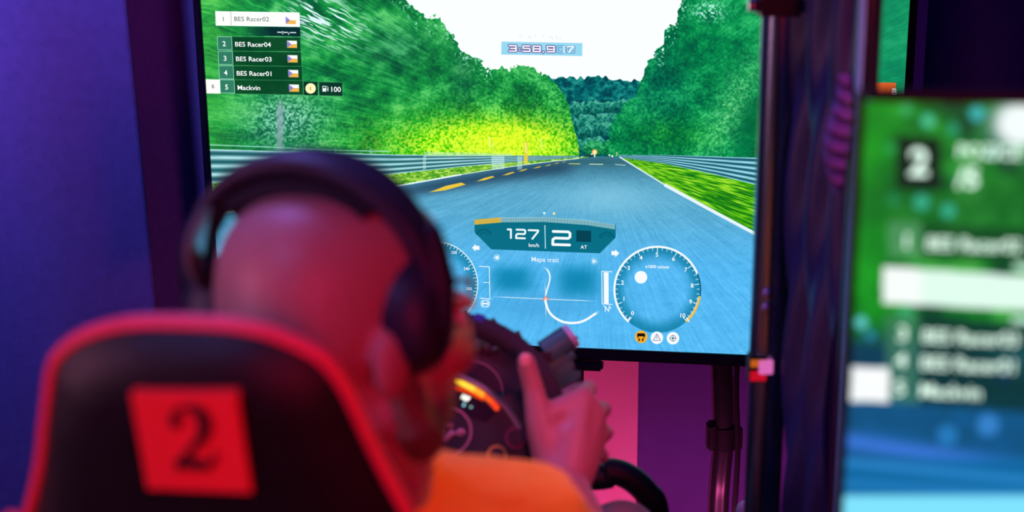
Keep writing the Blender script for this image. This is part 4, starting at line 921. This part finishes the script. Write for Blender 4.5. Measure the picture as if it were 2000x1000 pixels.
def hand(W, pts, mirror=False, rad=1.0):
    """pts: dict of finger chains as world points; palm built from wrist to each knuckle"""
    for ch in pts['fingers']:
        body.tube([W, W.lerp(ch[0], .5), ch[0]], [.024, .021, .0145], 12, round_=True)
        body.tube(ch, [.0118, .0105, .0095, .0082][:len(ch)], 12, round_=True)
    body.tube([W]+pts['thumb'], [.026, .023, .0165, .0132, .0118], 14, round_=True)
    k = pts['fingers']; body.tube([c_[0] for c_ in k], [.0145, .015, .0145, .013], 12, round_=True); body.tube([k[0][0].lerp(pts['thumb'][1], t_) for t_ in (.0, .5, 1)], [.013, .015, .015], 12, round_=True); body.tube([k[1][0].lerp(pts['thumb'][0], t_) for t_ in (.0, .5, 1)], [.016, .022, .018], 12, round_=True); body.ell((W+k[1][0]+pts['thumb'][0])/3, (.030, .018, .036), n=18, m=12)
def fing(kn, mids): return [at(*kn)]+[at(*m_) for m_ in mids]
RH_ = dict(fingers=[
    fing((1136, 776, 1.672), ((1152, 758, 1.712), (1122, 764, 1.735), (1096, 776, 1.730))),
    fing((1160, 812, 1.672), ((1180, 800, 1.712), (1140, 796, 1.738), (1106, 802, 1.728))),
    fing((1164, 850, 1.668), ((1184, 846, 1.705), (1146, 836, 1.733), (1110, 838, 1.722))),
    fing((1156, 886, 1.662), ((1176, 890, 1.695), (1142, 880, 1.722), (1110, 876, 1.715)))],
    thumb=[at(1076, 890, 1.628), at(1052, 824, 1.640), at(1042, 760, 1.655), at(1027, 706, 1.662)])
hand(WR, RH_)
def mir(p): 
    q_ = p-wC; return wC+q_-wa*(2*q_.dot(wa))
LH_ = dict(fingers=[[mir(p) for p in ch] for ch in RH_['fingers']], thumb=[mir(p) for p in RH_['thumb']])
WLm = mir(WR); body.tube([WL, WLm], [.027, .027], 14, round_=True); hand(WLm, LH_)
# legs
HR_, HL_ = V(-.035, 1.33, .56), V(-.215, 1.35, .56)
kR = at(1210, 1000, 1.68); KR = V(kR.x, 1.68, kR.z-.045); KL = V(2*wC.x-KR.x-.02, 1.70, KR.z-.01)
AR, AL = V(.05, 2.09, .20), V(-.21, 2.09, .20)
for hp, kn_, an in ((HR_, KR, AR), (HL_, KL, AL)):
    body.tube([hp, hp.lerp(kn_, .5), kn_], [.072, .062, .042], 18, round_=True); body.tube([kn_, kn_.lerp(an, .35), an], [.042, .044, .030], 16, round_=True); body.tube([an, an+V(0, .06, -.03), an+V(0, .15, .0)], [.03, .03, .022], 14, round_=True)
bodyo = body.build('body', MT['skin'], per, remesh=.0038, sm=7)
# eyes, brows
for s_ in (-1, 1):
    MB().ell(H(s_*.030, .089, -.018), (.012, .012, .011), hax, 16, 12).build('eye', mat('eye_white', (.8, .8, .8), .2, noise=(60, .05)), per)
    MB().tube([H(s_*.016, .103, .008), H(s_*.032, .105, .012), H(s_*.046, .096, .008)], [.002, .003, .0015], 8, round_=True).build('eyebrow', MT['beard'], per)
# thumb nail
tn = RH_['thumb']; tdir = (tn[-1]-tn[-2]).normalized(); vdir = -ray(1027, 706).normalized(); vdir = (vdir-tdir*vdir.dot(tdir)).normalized(); sd = tdir.cross(vdir)
MB().ell(tn[-1]+tdir*.002+vdir*.0088, (.0068, .0085, .0025), (sd, tdir, vdir), 16, 10).build('thumbnail', MT['nail'], per)
# beard
bm_ = MB()
bm_.ell(H(0, .054, -.095), (.054, .054, .038), hax, 24, 16); bm_.ell(H(0, .080, -.118), (.030, .026, .030), hax, 20, 14)
for s_ in (-1, 1): bm_.tube([H(s_*.066, .012, -.05), H(s_*.062, .03, -.085), H(s_*.033, .06, -.112)], [.014, .02, .024], 12, round_=True)
bm_.build('beard', MT['beard'], per, remesh=.004, sm=4, disp=(.012, .004))
# T-shirt
sh = MB()
sh.tube([p for p, r_ in tors[:-1]]+[V(-.13, 1.205, 1.022)], [r_+.014 for p, r_ in tors[:-1]]+[.095], 28, up=bR, sq=.68)
for S, Eb in ((SR, ER), (SL, EL)):
    sh.tube([Nb+(S-Nb)*.15+V(0, 0, -.006), Nb+(S-Nb)*.6+V(0, 0, -.004), S+V(0, 0, .004)], [.062, .066, .064], 18, round_=True)
    sh.tube([S, S.lerp(Eb, .4), S.lerp(Eb, .78)], [.064, .064, .062], 20)
sh.build('t_shirt', MT['shirt'], per, remesh=.0055, sm=8, disp=(.05, .012))
MB().tube(smoothpath([Nb+V(.068*math.cos(q_*.5236), .066*math.sin(q_*.5236), .003-.012*math.sin(q_*.5236)) for q_ in range(12)], 3, closed=True)+[Nb+V(.068, 0, .003)], .0065, 8, up=(0, 0, 1)).build('collar', MT['shirt'], per)
# trousers and shoes
tr_ = MB(); tr_.tube([V(-.12, 1.33, .50), V(-.125, 1.31, .62)], [.165, .168], 24, up=bR, sq=.72)
for hp, kn_, an in ((HR_, KR, AR), (HL_, KL, AL)):
    tr_.tube([hp, hp.lerp(kn_, .5), kn_], [.088, .077, .057], 18, round_=True); tr_.tube([kn_, kn_.lerp(an, .4), an.lerp(kn_, .08)], [.057, .058, .046], 16, round_=True)
tr_.build('trousers', MT['trouser'], per, remesh=.007, sm=6, disp=(.06, .01))
for an in (AR, AL): MB().tube([an+V(0, -.03, -.05), an+V(0, .05, -.05), an+V(0, .12, -.02), an+V(0, .17, .02)], [.032, .042, .042, .03], 18, round_=True).build('shoe', MT['shoe'], per)

# ------------------------------------------------------------------ headset
h2 = math.radians(24); eF = V(math.sin(h2), math.cos(h2), -.06).normalized(); eR = V(math.cos(h2), -math.sin(h2), .09).normalized(); eU = eR.cross(eF).normalized(); eR = eF.cross(eU)
Ec = at(622, 590, 1.15)
def E(r_, f_, u_): return Ec+eR*r_+eF*f_+eU*u_
hs = thing('headset', E(0, 0, 0), 'large black over-ear headset worn by the driver', 'headset')
def bandmb(rx, rz, uz, wdt, th, a0, a1, n=36, taper=.35):
    mb = MB(); vs = []; fs = []; K = 16
    for i in range(n+1):
        q0 = math.radians(a0+(a1-a0)*i/n); k_ = math.sin(q0); w_ = wdt*(1-taper*(1-abs(k_))); t_h = th*(1-.25*(1-abs(k_)))
        c_ = (rx*math.cos(q0), uz+rz*math.sin(q0)); nn = V(math.cos(q0)*rz, math.sin(q0)*rx, 0).normalized()
        for j in range(K):
            p_ = 2*math.pi*j/K; cu_, su_ = math.cos(p_), math.sin(p_); cu_ = math.copysign(abs(cu_)**.6, cu_); su_ = math.copysign(abs(su_)**.75, su_)
            vs.append(E(c_[0]+nn.x*t_h*su_, cu_*w_-.008, c_[1]+nn.y*t_h*su_))
    for i in range(n):
        for j in range(K): fs.append((i*K+j, i*K+(j+1) % K, (i+1)*K+(j+1) % K, (i+1)*K+j))
    fs.append(tuple(range(K))[::-1]); fs.append(tuple(n*K+j for j in range(K)))
    return mb.add(vs, fs)
bandmb(.108, .102, .012, .029, .0095, 2, 178, taper=.62).build('headband', MT['phone'], hs)
bandmb(.093, .0815, .0125, .025, .0125, 46, 126, taper=.2).build('headband_cushion', MT['cushion'], hs)
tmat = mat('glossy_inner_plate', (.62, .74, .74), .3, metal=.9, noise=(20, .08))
for s_ in (-1, 1):
    cup = MB()
    prof = [(.060, .034), (.066, .043), (.074, .046), (.084, .045), (.094, .043), (.104, .038), (.111, .028), (.113, .012)]
    K = 28; vs = []; fs = []
    for (x_, r_) in prof:
        for k in range(K): q_ = 2*math.pi*k/K; vs.append(E(s_*x_, -.004+r_*.80*math.cos(q_), -.008+r_*1.04*math.sin(q_)))
    for i in range(len(prof)-1):
        for k in range(K): fs.append((i*K+k, i*K+(k+1) % K, (i+1)*K+(k+1) % K, (i+1)*K+k))
    fs.append(tuple(range(K))); fs.append(tuple((len(prof)-1)*K+k for k in range(K)))
    c_ = cup.add(vs, fs).build('ear_cup', MT['phone'], hs, angle=60)
    mb = MB(); vs = []; fs = []
    for i in range(K):
        q_ = 2*math.pi*i/K
        for j in range(8):
            p_ = 2*math.pi*j/8; rr_ = .036+.010*math.cos(p_); vs.append(E(s_*(.066+.010*math.sin(p_)), -.004+rr_*.8*math.cos(q_), -.008+rr_*1.04*math.sin(q_)))
        for j in range(8): fs.append((i*8+j, i*8+(j+1) % 8, ((i+1) % K)*8+(j+1) % 8, ((i+1) % K)*8+j))
    mb.add(vs, fs).build('ear_cushion', MT['cushion'], c_)
    MB().tube([E(s_*.111, -.006, .055), E(s_*.118, -.006, .02), E(s_*.116, -.006, -.01)], [.011, .013, .010], 14, round_=True, up=eF, sq=.45).build('yoke', MT['phone'], hs)
pF, pR = V(.10, .985, -.10).normalized(), V(.99, -.10, 0).normalized()
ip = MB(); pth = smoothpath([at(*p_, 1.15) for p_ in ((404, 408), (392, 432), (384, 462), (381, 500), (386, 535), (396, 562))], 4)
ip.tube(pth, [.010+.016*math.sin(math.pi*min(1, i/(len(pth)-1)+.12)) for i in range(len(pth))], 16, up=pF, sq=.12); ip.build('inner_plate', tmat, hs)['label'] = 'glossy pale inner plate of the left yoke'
